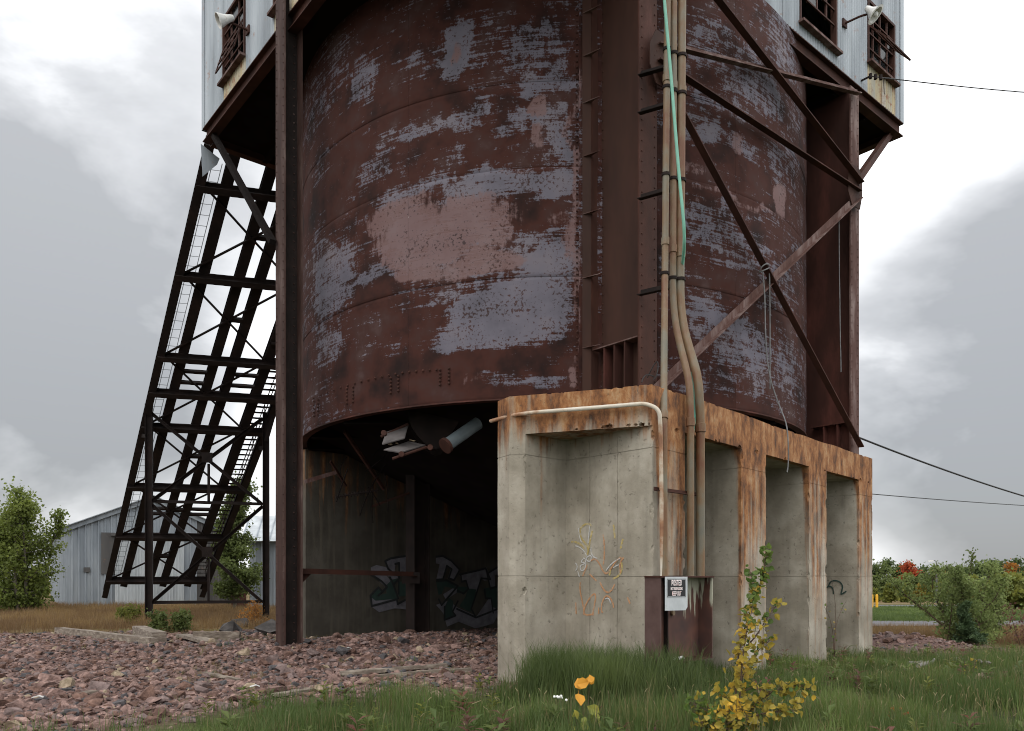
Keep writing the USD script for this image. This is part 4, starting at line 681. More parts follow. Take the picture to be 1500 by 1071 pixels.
yellow_ = [[(305, 200), (240, 195), (205, 240), (220, 330), (270, 400), (275, 480)], [(120, 360), (190, 375), (240, 420)], [(320, 260), (300, 350), (280, 470)], [(530, 200), (545, 320)], [(620, 340), (600, 420)], [(610, 570), (605, 650), (530, 720)], [(490, 680), (500, 640)]]
white_ = [[(190, 230), (195, 290), (215, 360)], [(160, 400), (220, 430), (265, 490)], [(240, 520), (220, 560), (250, 570), (250, 620), (215, 640), (205, 600), (235, 580), (258, 545), (240, 520)], [(290, 500), (270, 540), (300, 550), (310, 500), (290, 500)], [(160, 570), (175, 600), (160, 640)], [(180, 650), (195, 700)], [(460, 640), (530, 560), (590, 525)], [(530, 610), (580, 585)], [(450, 920), (480, 915), (500, 960)], [(310, 420), (330, 500), (370, 520)], [(300, 200), (280, 370)]]
tg = group_part('faded_tag', found, 'faint orange, yellow and white spray scrawls in the big recess')
TAX = (Bw + np.cross(ne, Z3) * .006, ne, Z3)
smooth_line = lambda p: LineString(spline([(x, y, 0) for x, y in p], 24)[:, :2] if len(p) > 2 else p)
for nm, ls, w_, mt, lo in (('yellow_scrawl', yellow_, .014, 'g_yellow', .0), ('orange_scrawl', orange, .011, 'g_orange', .001), ('white_scrawl', white_, .007, 'g_white', .002)):
    for p in ls: flat(nm, smooth_line(tz(p)).buffer(w_), lo, M[mt], tg, TAX)
def niche_sz(px, py): return 0
# dark green scribble in the far recess of the right face
b = MB(); q0 = fsd(7.77, 0, 0); q1 = fsd(7.77, 1.3, 0); qd = unit(q0 - q1)
sc = [[(.55, .9), (.62, 1.25), (.72, 1.3), (.8, 1.15)], [(.7, 1.3), (.85, 1.42), (.98, 1.3), (.95, 1.15), (1.05, 1.2)], [(.5, .75), (.55, .9)]]
flat('green_scribble', unary_union([smooth_line(p).buffer(.014) for p in sc]), .010, M['g_green'], tg, (q1 + np.cross(qd, Z3) * .006, qd, Z3))

# ------------------------------------------------------------------ under the bin: chute, post, struts
chute = thing('loading_chute', 'steel loading chute with pale gate plates hanging under the ore bin floor', 'chute', loc=tuple(at(610, 640, 15)))
def quad_plate(pts, th=.02):
    P = np.array(pts); n = unit(np.cross(P[1] - P[0], P[2] - P[0])) * th
    return np.vstack([P, P + n]), np.array([[0, 1, 2, 3], [7, 6, 5, 4], [0, 4, 5, 1], [1, 5, 6, 2], [2, 6, 7, 3], [3, 7, 4, 0]])
M['plate_pale'] = noise_mat('worn_bare_steel', [(0.3, (0.0680, 0.0600, 0.0580)), (0.6, (0.1080, 0.0980, 0.0960)), (0.8, (0.0800, 0.0560, 0.0440))], 4, 6, .5, .1)
M['pipe_blue'] = noise_mat('pale_blue_grey_pipe', [(0.3, (0.0806, 0.1008, 0.1088)), (0.7, (0.1290, 0.1531, 0.1612))], 3, 4, .5, .05)
put('gate_plate', MB().add(*quad_plate([at(560, 652, 13.7), at(593, 643, 13.7), at(598, 624, 14.1), at(566, 634, 14.1)])), M['plate_pale'], chute)
put('gate_plate', MB().add(*quad_plate([at(562, 660, 13.6), at(587, 664, 13.6), at(623, 653, 14.0), at(598, 648, 14.0)])), M['plate_pale'], chute)
for px, py, s_ in ((572, 651, .05), (582, 649, .04), (604, 645, .06)):
    v, f = rock(px, s_); put('stone', (v + at(px, py, 13.85), f), M['rock_tan'], chute)
a0_ = at(592, 603, 14.1); arc = [(0, 0), (0, -.12), (.06, -.28), (.15, -.42), (.27, -.55), (.40, -.64), (.50, -.68), (.60, -.64), (.66, -.54), (.9, -.2), (.95, 0)]
for q_ in (0, .75):
    b = MB(); poly_prism(b, arc, q_, q_ + .03, (a0_ + np.array([0, .78 , 0]), np.array([1, .1, 0.0]), Z3)); put('quadrant_plate', b, M['rust_dark'], chute)
b = MB(); tube(b, [at(653, 653, 13.6), at(700, 620, 14.0)], .115, 20); put('pipe', b, M['pipe_blue'], chute, smooth=40)
b = MB(); tube(b, [at(651.5, 654, 13.59), at(655, 651.5, 13.62)], .145, 20); put('pipe_flange', b, M['rust'], chute, smooth=40)
b = MB(); tube(b, [at(558, 640, 14.05), at(598, 621, 14.05)], .025, 8); put('shaft', b, M['rust'], chute, smooth=40)
b = MB(); tube(b, [at(575, 672, 13.6), at(625, 655, 13.8)], .025, 8); put('shaft', b, M['rust'], chute, smooth=40)
for px, py in ((630, 655), (588, 665), (562, 634)):
    c_ = at(px, py, 13.55); b = MB(); tube(b, [c_, c_ + np.array([0, .1, 0])], .05, 10); put('bolt', b, M['rust'], chute, smooth=40)
v = np.vstack([ring(R - .35, ZB + .2), ring(1.3, 2.75)]); v[72:, 1] += .6
hop = thing('shading_hopper_cone', 'dark steel hopper cone below the ore bin floor, enlarged to shade the rear wall', 'hopper', loc=(S[0] - 1, S[1] - 1.2, ZB))  # cone made large and low to keep sky light off the upper rear wall
put('cone', MB().add(v, [[k, 72 + k, 72 + (k + 1) % 72, (k + 1) % 72] for k in range(72)]), M['shade_black'], hop, smooth=40)
for k in range(6):
    b = MB(); y_ = 14.6 + k * 1.5; hw = math.sqrt(max(R * R - (y_ - S[1]) ** 2, .1)) - .15
    ibeam(b, (S[0] - hw, y_, ZB + .08), (S[0] + hw, y_, ZB + .08), .3, .16, .02, .014, Z3); put('floor_beam', b, M['shade_black'], bin_)
post = thing('steel_post', 'brown steel post with bracket under the ore bin before the graffiti', 'post', loc=tuple(at(617, 938, 17.4)))
pc = at(612, 845, 17.4); pc[2] = 0
b = MB(); ibeam(b, pc + Z3 * -.1, pc + Z3 * (ZB + .05), .42, .34, .024, .016, np.array([.75, .66, 0])); put('post', b, M['rust_dark'], post)
b = MB(); bar(b, pc + np.array([-.12, -.25, 1.35]), pc + np.array([-.12, -.25, 1.60]), .4, .06, (1, 0, 0)); put('bracket', b, M['rust_dark'], post)
st = thing('cross_strut', 'horizontal steel strut between left column and the post under the bin', 'strut', loc=(lc[0], lc[1], 1.6))
b = MB(); angle_bar(b, lc + U * .38 + Z3 * 1.61, pc + np.array([-.05, -.25, 1.56]), .10, .014, Z3); put('bar', b, M['rust'], st)
b = MB(); poly_prism(b, [(0, 0), (.3, 0), (0, -.25)], 0, .014, (lc + U * .40 + Z3 * 1.6, unit(pc - lc), Z3)); put('bracket', b, M['rust'], st)
for i, (a_, c_, r_, lab) in enumerate([(at(505, 632, 15.5), at(562, 716, 17), .05, 'longer slanting brace bar hanging from the bin floor'), (at(484, 676, 16.5), at(507, 712, 17), .035, 'shorter slanting bar hanging in the dark under the bin'), (at(446, 706, 15.6), at(492, 692, 16), .05, 'pale pipe stub beside the left column under the bin'), (at(545, 742, 16.9), at(600, 722, 17.3), .03, 'thin bent bar by the top of the post under the bin')]):
    b = MB(); bar(b, a_, c_, r_ * 1.6, r_, Z3); put('hanging_bar', b, M['rust_pale'] if i == 2 else M['rust'], label=lab, cat='bar')

deb = thing('hanging_debris', 'ragged tangle of wire, roots and rods hanging in the dark under the bin', 'debris', loc=tuple(at(520, 700, 16)))
rd = np.random.default_rng(31)
for k in range(8):
    a_ = at(rd.uniform(488, 575), rd.uniform(640, 715), rd.uniform(15.3, 16.6)); e_ = a_ + np.array([rd.normal() * .35, rd.normal() * .2, -rd.uniform(.3, 1.1)]); m_ = (a_ + e_) / 2 + rd.normal(size=3) * .035
    b = MB(); tube(b, spline([a_, m_, e_], 9), rd.uniform(.006, .014), 5); put('rod' if k % 3 else 'wire', b, M['shade_black'], deb)
a_ = at(492, 728, 16.0); b = MB()
for k in range(14): p_ = a_ + np.array([k * .06, .02 * k, .012 * k]); tube(b, [p_ - (0, 0, .05), p_ + (.02, 0, .05)], .012, 5)
tube(b, [a_, a_ + np.array([.84, .28, .17])], .02, 6); put('coil', b, M['rust_dark'], deb)
# ------------------------------------------------------------------ conduits, hose, cabinet
def on_face(px, py, gap, dep=None):
    """point in front of the right face of the foundation at a photo position"""
    k = (px - CX) / F; o = C2 - FN * gap; s = (k * o[1] - o[0]) / (FA[0] - k * FA[1]); Y = o[1] + FA[1] * s; return at(px, py, Y)
def conduit(label, pts, r0, r1, mat='conduit', couplings=(), n=12):
    t = thing('conduit', label, 'conduit', loc=tuple(pts[0])); b = MB(); P = bends(pts, .5, 10); rad = np.linspace(r0, r1, len(P)); tube(b, P, rad, n); put('pipe', b, M[mat], t, smooth=40)
    seg = np.r_[0, np.cumsum(np.linalg.norm(np.diff(P, axis=0), axis=1))]
    for zc in couplings:
        i = np.argmin(np.abs(P[:, 2] - zc)); j = i if P[i, 2] > zc else max(i - 1, 0); j = min(j, len(P) - 2)
        # locate on the segment that crosses zc
        for q in range(len(P) - 1):
            if (P[q, 2] - zc) * (P[q + 1, 2] - zc) <= 0: j = q; break
        w = (zc - P[j, 2]) / (P[j + 1, 2] - P[j, 2] + 1e-9); c_ = P[j] * (1 - w) + P[j + 1] * w; d_ = unit(P[j + 1] - P[j]); rr2 = rad[j] * 1.22
        b = MB(); tube(b, [c_ - d_ * .06, c_ - d_ * .055, c_ + d_ * .055, c_ + d_ * .06], [rad[j], rr2, rr2, rad[j]], n); put('coupling', b, M[mat], t, smooth=30)
    return P
ztop = EYE + 10.9
up = lambda px, Y, z: np.array([(px - CX) * Y / F, Y, z])
A_b = on_face(973, 846, .12); B_b = on_face(1011.5, 846, .12); C_b = on_face(1026, 846, .14)
Yk = 10.45
PA = conduit('leftmost of the three tall rusty conduits, straight down to the cabinet', [up(980, 11.45, ztop), at(974, 400, 10.9), at(972.5, 560, 10.35), at(972.5, 610, A_b[1]), A_b], .048, .044, couplings=(EYE + 7.2, EYE + 4.75, EYE + 2.1))
PB = conduit('middle of the three tall rusty conduits, kinking right above the foundation', [up(988, 11.5, ztop), at(985.5, 462, 11.0), at(1010, 560, 10.5), at(1011.5, 612, B_b[1]), B_b], .048, .050, couplings=(EYE + 7.15, EYE + 4.7, EYE + 2.1))
PC = conduit('rightmost and thickest of the three tall rusty conduits, kinking right', [up(1000.5, 11.55, ztop), at(996, 466, 11.05), at(1023, 555, 10.6), at(1026, 612, C_b[1]), C_b], .062, .062, couplings=(EYE + 7.1, EYE + 4.65, EYE + 2.05))
# small white conduit along the lintel of the big recess, bending down to the cabinet
def on_left(px, py, gap):
    a_ = fsd(*Lp); c_ = C2; e = unit(c_ - a_); n = np.array([e[1], -e[0]]); o = a_ + n * gap
    k = (px - CX) / F; s = (k * o[1] - o[0]) / (e[0] - k * e[1]); Y = o[1] + e[1] * s; return at(px, py, Y)
conduit('thin pale conduit along the lintel of the big recess, curving down to the cabinet', [at(719, 617, 11.1), on_left(760, 606, .07), on_left(900, 595, .07), on_left(946, 591, .08), on_face(966, 600, .14), on_face(968, 640, .12), on_face(970, 846, .10)], .027, .027, 'conduit_white')
for i, (py, ex) in enumerate([(165, 1.06), (110, 1.0), (290, 1.06), (430, 1.06)]):
    z = EYE + (HZ - py) * 11.9 / F; b = MB(); P_ = min(range(len(PC)), key=lambda q: abs(PC[q][2] - z))
    tgt = lambda PP: PP[max(1, P_) - 1] * 0 + np.array([np.interp(z, PP[::-1, 2], PP[::-1, k]) for k in range(3)])
    tp = tgt(PC) + np.array([.05, .09, 0]); tp[2] = z - .12
    angle_bar(b, fc - U * .2 - V * .02 + Z3 * z, tp, .09, .012, Z3); put('conduit_bracket', b, M['rust_dark'], label=f'dark steel bracket holding the conduits on the front column, {["second from the top", "topmost", "third from the top", "lowest"][i]}', cat='bracket', group=None)
for PP, rr_c in ((PA, .05), (PB, .05), (PC, .066)):
    for i_, py in enumerate((165, 110, 290, 430)):
        z = EYE + (HZ - py) * 11.9 / F - .1; c_ = np.array([np.interp(z, PP[::-1, 2], PP[::-1, k]) for k in range(3)]); b = MB(); tube(b, [c_ - Z3 * .02, c_ + Z3 * .02], rr_c + .012, 12); put('pipe_strap', b, M['rust_dark'], smooth=40, label=f'dark strap holding the {["left", "middle", "right"][[.05, .05, .066].index(rr_c) if PP is not PB else 1]} tall conduit at the {["second bracket", "top bracket", "third bracket", "lowest bracket"][i_]}', cat='pipe strap')
b = MB(); angle_bar(b, on_face(958, 716, .06), on_face(1019, 724, .06), .05, .01, Z3); put('conduit_clamp', b, M['rust'], label='rusty strap across the conduits on the foundation pier', cat='clamp')
hp_ = spline([up(969, 11.0, ztop), at(974, 10, 10.98), at(981, 90, 10.92), at(990, 200, 10.8), at(998, 290, 10.72), at(1002.5, 350, 10.75), at(1000, 385, 11.05), at(994, 440, 11.2)], 40)
b = MB(); tube(b, hp_, .022, 10); put('green_hose', b, M['hose'], smooth=40, label='pale green hose hanging across the tall conduits', cat='hose')
b = MB(); tube(b, spline([at(1014, 545, 10.75), at(1018, 575, 10.7), at(1018, 600, 10.65), at(1014, 640, 10.6)], 16), .02, 8); put('green_hose', b, M['hose'], smooth=40, label='short end of green hose behind the two right conduits', cat='hose')
cab = thing('electrical_cabinet', 'open rusty maroon electrical cabinet hanging on the foundation corner', 'cabinet', loc=fsd(-.2, -.24, .37))
cz0, cz1 = .38, 1.49; s0, s1, d0, d1 = -.2, 1.15, -.25, -.02; tk = .02
def slab(nm, sa, sb, da, db, za, zb, mat, lab=None):
    v = [fsd(s_, d__, z_) for s_ in (sa, sb) for d__ in (da, db) for z_ in (za, zb)]; put(nm, MB().add(v, BOXF), mat, cab, label=lab)
slab('left_side', s0, s0 + tk, d0, d1, cz0, cz1, M['cabinet']); slab('right_side', s1 - tk, s1, d0, d1, cz0, cz1, M['cabinside'])
slab('top', s0 - .01, s1 + .01, d0 - .02, d1, cz1, cz1 + tk, M['rust']); slab('bottom', s0 + tk, s1 - tk, d0, d1, cz0, cz0 + tk, M['rust']); slab('back', s0 + tk, s1 - tk, d1 - tk, d1, cz0 + tk, cz1, M['cabinside'])
slab('divider', s0 + .42, s0 + .44, d0 + .15, d1 - tk, cz0 + tk, cz1, M['rust_dark'])
slab('leg', s0 + .75, s0 + .87, d0 + .08, d1 - .05, -.2, cz0, M['rust_pale'])
b = MB(); c_ = fsd(s0 + .62, d1 - tk - .005, 1.02); tube(b, [c_, c_ - np.array([*FN, 0]) * .03], .035, 12); put('knockout', b, M['conduit'], cab, smooth=40)
b = MB(); c_ = fsd(s0 + .5, d0 + .1, cz0 + tk + .025); tube(b, [c_, c_ + np.array([*FA, 0]) * .22], .025, 8); put('fitting', b, M['lamp'], cab, smooth=40)
b = MB(); c_ = fsd(s0 - .001, d0 + .13, cz0 + .1); tube(b, [c_, c_ - np.array([*FA, 0]) * .02], .018, 8); put('bolt', b, M['conduit'], cab, smooth=40)
sign = thing('warning_sign', 'black posted no trespassing sign on a grey metal plate at the cabinet', 'sign', loc=tuple(at(990, 870, 9.66)))
sl, sr = at(974, 846, 9.66), at(1006.5, 846, 9.86); se = unit(sr - sl); sw = np.linalg.norm(sr - sl); so = sl.copy(); so[2] = EYE - .425
b = MB(); poly_prism(b, [(0, 0), (sw - .03, 0), (sw, .04), (sw, .425), (0, .425)], 0, .006, (so, se, Z3)); put('plate', b, M['signplate'], sign)
b = MB(); poly_prism(b, [(.03, .17), (sw - .03, .17), (sw - .03, .40), (.03, .40)], .008, .010, (so, se, Z3)); put('sign_board', b, M['black'], sign)
bw_, b = .004, MB()
fr_ = Polygon([(.035, .175), (sw - .035, .175), (sw - .035, .395), (.035, .395)]); poly_prism(b, fr_.difference(fr_.buffer(-.005)), .0105, .0115, (so, se, Z3)); put('border', b, M['signplate'], sign)
nrm_s = np.cross(se, Z3)
for txt, h_, zc, wid in (('POSTED', .068, .316, .172), ('NO TRESPASSING', .036, .258, .2), ('KEEP OUT', .052, .188, .16)):
    t = meshkit.text_mesh(txt, h_, .001, bold=True); v = np.array(t.vertices); w0 = v[:, 0].max() - v[:, 0].min(); v[:, 0] = (v[:, 0] - v[:, 0].min()) * wid / w0 + (sw - wid) / 2
    put('lettering', (so + v[:, :1] * se + (v[:, 1:2] + zc) * Z3 + (v[:, 2:] + .0105) * nrm_s, np.array(t.faces)), M['signwhite'], sign)
# cables on the right half of the bin
fp = lambda px, py, lay=.2: (lambda k, o: at(px, py, o[1] + U[1] * ((k * o[1] - o[0]) / (U[0] - k * U[1]))))((px - CX) / F, fc - V * lay)
for lab, pts, r in (('long grey cable hanging from the brace crossing over the foundation edge', [fp(1117, 398), fp(1121, 470), fp(1130, 560, .3), fp(1148, 610, .6), on_face(1154, 640, .05), on_face(1155, 665, .06), on_face(1153, 692, .05)], .011),
                    ('short dark cable hanging straight down from the brace crossing', [fp(1127, 400), fp(1128, 480), fp(1128, 570)], .012), ('pale cable hanging beside the right column', [fp(1229, 320, .1), fp(1230, 430, .1), fp(1232, 545, .1)], .010),
                    ('loop of grey cable tied round the brace crossing', [fp(1112, 399), fp(1117, 390, .28), fp(1125, 387, .28), fp(1126, 391, .15), fp(1119, 396, .28), fp(1112, 399)], .011)):
    b = MB(); tube(b, spline(pts, 30), r, 7); put('hanging_cable', b, M['cable'], smooth=40, label=lab, cat='cable')
b = MB(); tube(b, spline([at(948, 553, 11.0), at(955, 540, 10.9), at(962, 530, 10.85), at(963, 545, 10.8), at(957, 556, 10.8)], 20), .008, 6); tube(b, spline([at(940, 560, 10.6), at(950, 549, 10.8), at(958, 552, 10.9)], 12), .008, 6); put('loose_wire', b, M['wire'], label='tangle of thin wire on the foundation top by the front column', cat='wire')
# overhead wires
def sag(p, q, s, n=30):
    t = np.linspace(0, 1, n)[:, None]; P = p * (1 - t) + q * t; P[:, 2] -= (4 * s * t * (1 - t))[:, 0]; return P
w1 = hp(10.4, -.25, EYE + 10.75)
for lab, p, q, s, r in (('thin overhead wire from an insulator on the head house', w1, at(1700, 144, 26), .12, .012), ('thick black overhead cable leaving the right column', rc + U * .1 + Z3 * (EYE + 2.95), at(1720, 772, 30), .35, .02), ('lowest thin overhead wire leaving the foundation end', fsd(8.62, .3, EYE + 1.8), at(1720, 748, 30), .1, .010)):
    b = MB(); tube(b, sag(np.asarray(p, float), q, s), r, 6); put('overhead_wire', b, M['wire'], smooth=40, label=lab, cat='wire')
b = MB()
for k in range(3): tube(b, [w1 + np.array([.12 * k, .02 * k, 0]) + (0, 0, -.05), w1 + np.array([.12 * k, .02 * k, 0]) + (0, 0, .05)], .035, 8)
bar(b, w1 - V * -.25, w1 - V * .02, .03, .03, Z3); tube(b, sag(w1 + (.3, .05, 0), w1 + (.25, -.1, -.45), .0, 5), .008, 5); put('insulator', b, M['rust_dark'], label='small wire insulator fixed to the head house edge beam', cat='insulator')

# ------------------------------------------------------------------ inclined skipway and its trestle
way = thing('inclined_skipway', 'dark steel inclined skip track with ladder and stair rising to the head house', 'skipway', loc=(-12, 26, 0))
T0 = np.array([-7.8, 19.6, EYE + 10.5]); B0 = np.array([-17.4, 33.0, EYE - .73]); CV = np.array([3.72, 1.07, 0.0]); D = B0 - T0
def wp(s, f, h=0.0): return T0 + D * s + CV * f + NRM * h
NRM = unit(np.cross(CV, D)); NRM = NRM if NRM[2] > 0 else -NRM
for f_, nm in ((0, 'outer_girder'), (1, 'outer_girder')):
    b = MB(); ibeam(b, wp(-.03, f_), wp(1.0, f_), .44, .22, .02, .014, NRM); put(nm, b, M['rust_dark'], way)
for f_ in (.163, .41, .557, .81):
    b = MB(); ibeam(b, wp(-.03, f_, .05), wp(.965, f_, .05), .32, .27, .02, .014, NRM); put('track_girder', b, M['rust_dark'], way)
    b = MB(); bar(b, wp(-.03, f_, .27), wp(.96, f_, .27), .09, .06, NRM); put('rail', b, M['rust_dark'], way)
SB = [.026, .165, .316, .392, .471, .628, .779, .932]
for s_ in SB:
    b = MB(); ibeam(b, wp(s_, -.02, -.24), wp(s_, 1.02, -.24), .26, .18, .02, .014, NRM); put('cross_beam', b, M['rust_dark'], way)
    b = MB()
    for fa, fb in ((.2, .38), (.6, .78)): bar(b, wp(s_ + .004, fa, -.07), wp(s_ + .004, fb, -.07), .08, .2, NRM)
    put('tie_plate', b, M['rust_dark'], way)
SM = [.026, .165, .316, .471, .628, .779, .932]
for a_, c_ in zip(SM, SM[1:]):
    m_ = (a_ + c_) / 2
    for p, q in (((a_, .02), (c_, .8)), ((c_, .02), (a_, .8))):
        b = MB(); bar(b, wp(*p, -.13), wp(*q, -.13), .05, .05, NRM); put('brace_rod', b, M['rust_dark'], way)
    b = MB(); bar(b, wp(m_, .41, -.05), wp(m_, .557, -.05), .12, .12, NRM); put('spacer', b, M['rust_dark'], way)
for fa, fb in ((.163, .41), (.557, .81)):
    for s_ in (.350, .374, .7, .716):
        b = MB(); bar(b, wp(s_, fa, -.05), wp(s_, fb, -.05), .1, .1, NRM); put('skip_stop', b, M['rust_dark'], way)
# ladder on the left, stair on the right
b = MB()
for f_ in (.045, .105): bar(b, wp(0, f_, .1), wp(.95, f_, .1), .016, .016, NRM)
put('ladder_rail', b, M['rust_dark'], way)
b = MB()
for s_ in np.arange(.01, .94, .0165): bar(b, wp(s_, .02, .1), wp(s_, .105, .1), .009, .009, NRM)
put('ladder_rung', b, M['rust_dark'], way, kind='stuff')
for f_ in (.85, .965):
    b = MB(); bar(b, wp(.30, f_, -.02), wp(.95, f_, -.02), .16, .02, NRM); put('stair_stringer', b, M['rust_dark'], way)
for s_ in np.arange(.30, .94, .0135):
    b = MB(); p, q = wp(s_, .855), wp(s_, .96); bar(b, p, q, .03, .17, Z3); put('tread', b, M['rust_dark'], way)
b = MB()
for k in (0, 1): bar(b, wp(.30, .97, .5 + .45 * k), wp(.95, .97, .5 + .45 * k), .03, .03, NRM)
for s_ in np.arange(.30, .95, .08): bar(b, wp(s_, .97, 0), wp(s_, .97, .95), .03, .03, CV)
put('handrail', b, M['rust_dark'], way)
b = MB(); c_ = wp(.285, .93); bar(b, c_ + (-.5, -.1, -.08), c_ + (1.6, .5, -.08), .08, 1.0, Z3)
for k in range(3): bar(b, c_ + (-.2 + .6 * k, .2, 0), c_ + (-.2 + .6 * k, .2, 1.0), .03, .03, U)
bar(b, c_ + (-.3, .2, 1.0), c_ + (1.2, .45, 1.0), .03, .03, Z3); bar(b, c_ + (-.3, .2, .5), c_ + (1.2, .45, .5), .03, .03, Z3); put('landing', b, M['rust_dark'], way)
tres = thing('trestle', 'dark braced steel trestle legs carrying the inclined skip track', 'trestle', loc=(-12, 25.5, 0))
TL, TR = np.array([-12.0, 25.5, 0]), np.array([-8.45, 26.5, 0])
def tp(w, py): p = TL * (1 - w) + TR * w; z = EYE + (HZ - py) * p[1] / F; return np.array([p[0], p[1], z])
def tzz(w, z): p = TL * (1 - w) + TR * w; return np.array([p[0], p[1], z])
side = unit(TR - TL)
zt, zm, zb2 = EYE + 5.55, EYE + 2.50, EYE - .85
for w in (0, 1):
    b = MB(); ibeam(b, tzz(w, -.5), tzz(w, zt + (.1 if w else .15)), .22, .21, .02, .014, side); put('leg', b, M['rust_dark'], tres)
    b = MB(); bar(b, tzz(w, -.35), tzz(w, .02), .5, .5, side); put('footing', b, M['concrete_dark'], tres)
for z in (zm, zb2):
    b = MB(); angle_bar(b, tzz(.02, z), tzz(.98, z), .10, .02, Z3); put('horizontal_tie', b, M['rust_dark'], tres)
for za, zb_ in ((zm + .05, zt - .1), (zb2 + .05, zm - .05)):
    for p, q in (((.03, za), (.97, zb_)), ((.03, zb_), (.97, za))):
        b = MB(); angle_bar(b, tzz(*p) + (0, -.08, 0), tzz(*q) + (0, -.08, 0), .11, .02, np.cross(side, Z3)); put('brace', b, M['rust_dark'], tres)
    c_ = tzz(.5, (za + zb_) / 2) + (0, -.12, 0); b = MB(); bar(b, c_ - Z3 * .17, c_ + Z3 * .17, .34, .02, side); put('gusset_plate', b, M['rust_dark'], tres)
    b = MB(); bar(b, tzz(.5, (za + zb_) / 2 - .2), tzz(.5, za), .08, .08, side); put('hanger', b, M['rust_dark'], tres)
b = MB(); bar(b, tzz(0, zt - .9), wp(.5, 0, -.1), .12, .12, side); put('knee_brace', b, M['rust_dark'], tres)
b = MB(); bar(b, tzz(1, zt - 1.1), wp(.52, 1, -.1), .12, .12, side); put('knee_brace', b, M['rust_dark'], tres)
b = MB(); bar(b, tzz(1, zt - .9), tzz(1, zt - .9) + np.array([1.2, -.6, 3.4]), .14, .14, side); put('raking_strut', b, M['rust_dark'], tres)

# ------------------------------------------------------------------ sheds
def ribbed(o, e, nrm, t0, t1, zlo, ztop_f, pitch=.3, depth=.06):
    """standing-rib sheet from t0 to t1; top follows ztop_f(t)"""
    ts, ws = [], []; t = t0
    while t < t1 - 1e-6:
        for dt, w in ((0, 0), (pitch * .66, 0), (pitch * .72, depth), (pitch * .9, depth), (pitch * .96, 0)):
            if t + dt < t1: ts.append(t + dt); ws.append(w)
        t += pitch
    ts.append(t1); ws.append(0); n = len(ts)
    lo = np.array([o + e * a + nrm * w + Z3 * zlo for a, w in zip(ts, ws)]); hi = np.array([o + e * a + nrm * w + Z3 * ztop_f(a) for a, w in zip(ts, ws)])
    v = np.vstack([lo, hi]); f = [[i, i + 1, n + i + 1, n + i] for i in range(n - 1)]; return v, np.array(f)
shed = thing('metal_shed', 'long grey ribbed metal shed with low gable beyond the trestle', 'shed', loc=(-23.1, 40, -.1))
so_ = np.array([-23.1, 40.0, 0]); se_ = np.array([.839, .544, 0]); ss_ = np.array([-.544, .839, 0]); sn_ = -ss_
WG = 8.2; ze, zp = 4.08, 5.87; roofz = lambda t: ze + (zp - ze) * (1 - abs(t - WG / 2) / (WG / 2))
xs = np.arange(0, WG + .01, WG / 9)
for a_, c_ in zip(xs, xs[1:]): put('wall_panel', ribbed(so_, se_, sn_, a_, c_, -.3, roofz, .305), M['shed'] if a_ < 5.9 else M['shed_dark'], shed)
for k in range(18): put('side_panel', ribbed(so_, ss_, -se_, k * 1.0, k * 1.0 + 1.0, -.3, lambda t: ze, .305), M['shed'], shed)
for k in range(18): put('side_panel', ribbed(so_ + se_ * WG, ss_, se_, k * 1.0, k * 1.0 + 1.0, -.3, lambda t: ze, .305), M['shed'], shed)
put('rear_panel', ribbed(so_ + ss_ * 18, se_, ss_, 0, WG, -.3, roofz, .305), M['shed'], shed)
for t0_, t1_ in ((-.25, WG / 2), (WG / 2, WG + .25)):
    for k in range(9):
        y0_, y1_ = -.3 + k * 2.07, -.3 + (k + 1) * 2.07; rz = lambda t: ze + (zp - ze) * (1 - abs(t - WG / 2) / (WG / 2)) + .04
        P_ = [so_ + se_ * t + ss_ * y + Z3 * rz(t) for t, y in ((t0_, y0_), (t1_, y0_), (t1_, y1_), (t0_, y1_))]; put('roof_panel', MB().add(*quad_plate(P_, .04)), M['shed'], shed)
    b = MB(); bar(b, so_ + se_ * t0_ + sn_ * .14 + Z3 * (rz(t0_) - .12), so_ + se_ * t1_ + sn_ * .14 + Z3 * (rz(t1_) - .12), .26, .03, Z3); put('fascia', b, M['shed'], shed)
def shed_t(px): k = (px - CX) / F; return (k * so_[1] - so_[0]) / (se_[0] - k * se_[1])
ta, tb, tc = shed_t(148), shed_t(168), shed_t(269)
b = MB(); bar(b, so_ + se_ * (ta + tb) / 2 + sn_ * .06 + Z3 * 1.65, so_ + se_ * (ta + tb) / 2 + sn_ * .06 + Z3 * 3.85, tb - ta, .03, se_); put('shutter', b, M['shed_dark'], shed)
put('sliding_door', ribbed(so_ + sn_ * .12, se_, sn_, tb, tc, -.05, lambda t: 3.7, .16, .04), M['shed_bright'], shed)
b = MB(); bar(b, so_ + se_ * (tb - .2) + sn_ * .16 + Z3 * 3.75, so_ + se_ * (tc + .3) + sn_ * .16 + Z3 * 3.75, .14, .12, Z3); put('door_track', b, M['shed_dark'], shed)
b = MB(); bar(b, so_ + se_ * shed_t(127) + sn_ * .06 + Z3 * 1.75, so_ + se_ * shed_t(127) + sn_ * .06 + Z3 * 2.0, .3, .05, se_); put('wall_vent', b, M['shed_dark'], shed)
shed2 = thing('small_shed', 'small grey ribbed metal shed with pitched roof behind the left column', 'shed', loc=(-13, 38, 0))
o2 = np.array([-12.9, 38.0, 0]); e2 = np.array([.985, .17, 0]); q2 = np.array([-.17, .985, 0])
for k in range(5): put('wall_panel', ribbed(o2, e2, -q2, k * .9, k * .9 + .9, -.4, lambda t: 3.35, .3), M['shed'], shed2)
gab = lambda t: 3.35 + 1.25 * (1 - abs(t - 2.2) / 2.2)
for k in range(4): put('side_panel', ribbed(o2, q2, -e2, k * 1.1, k * 1.1 + 1.1, -.4, gab, .3), M['shed_dark'], shed2)
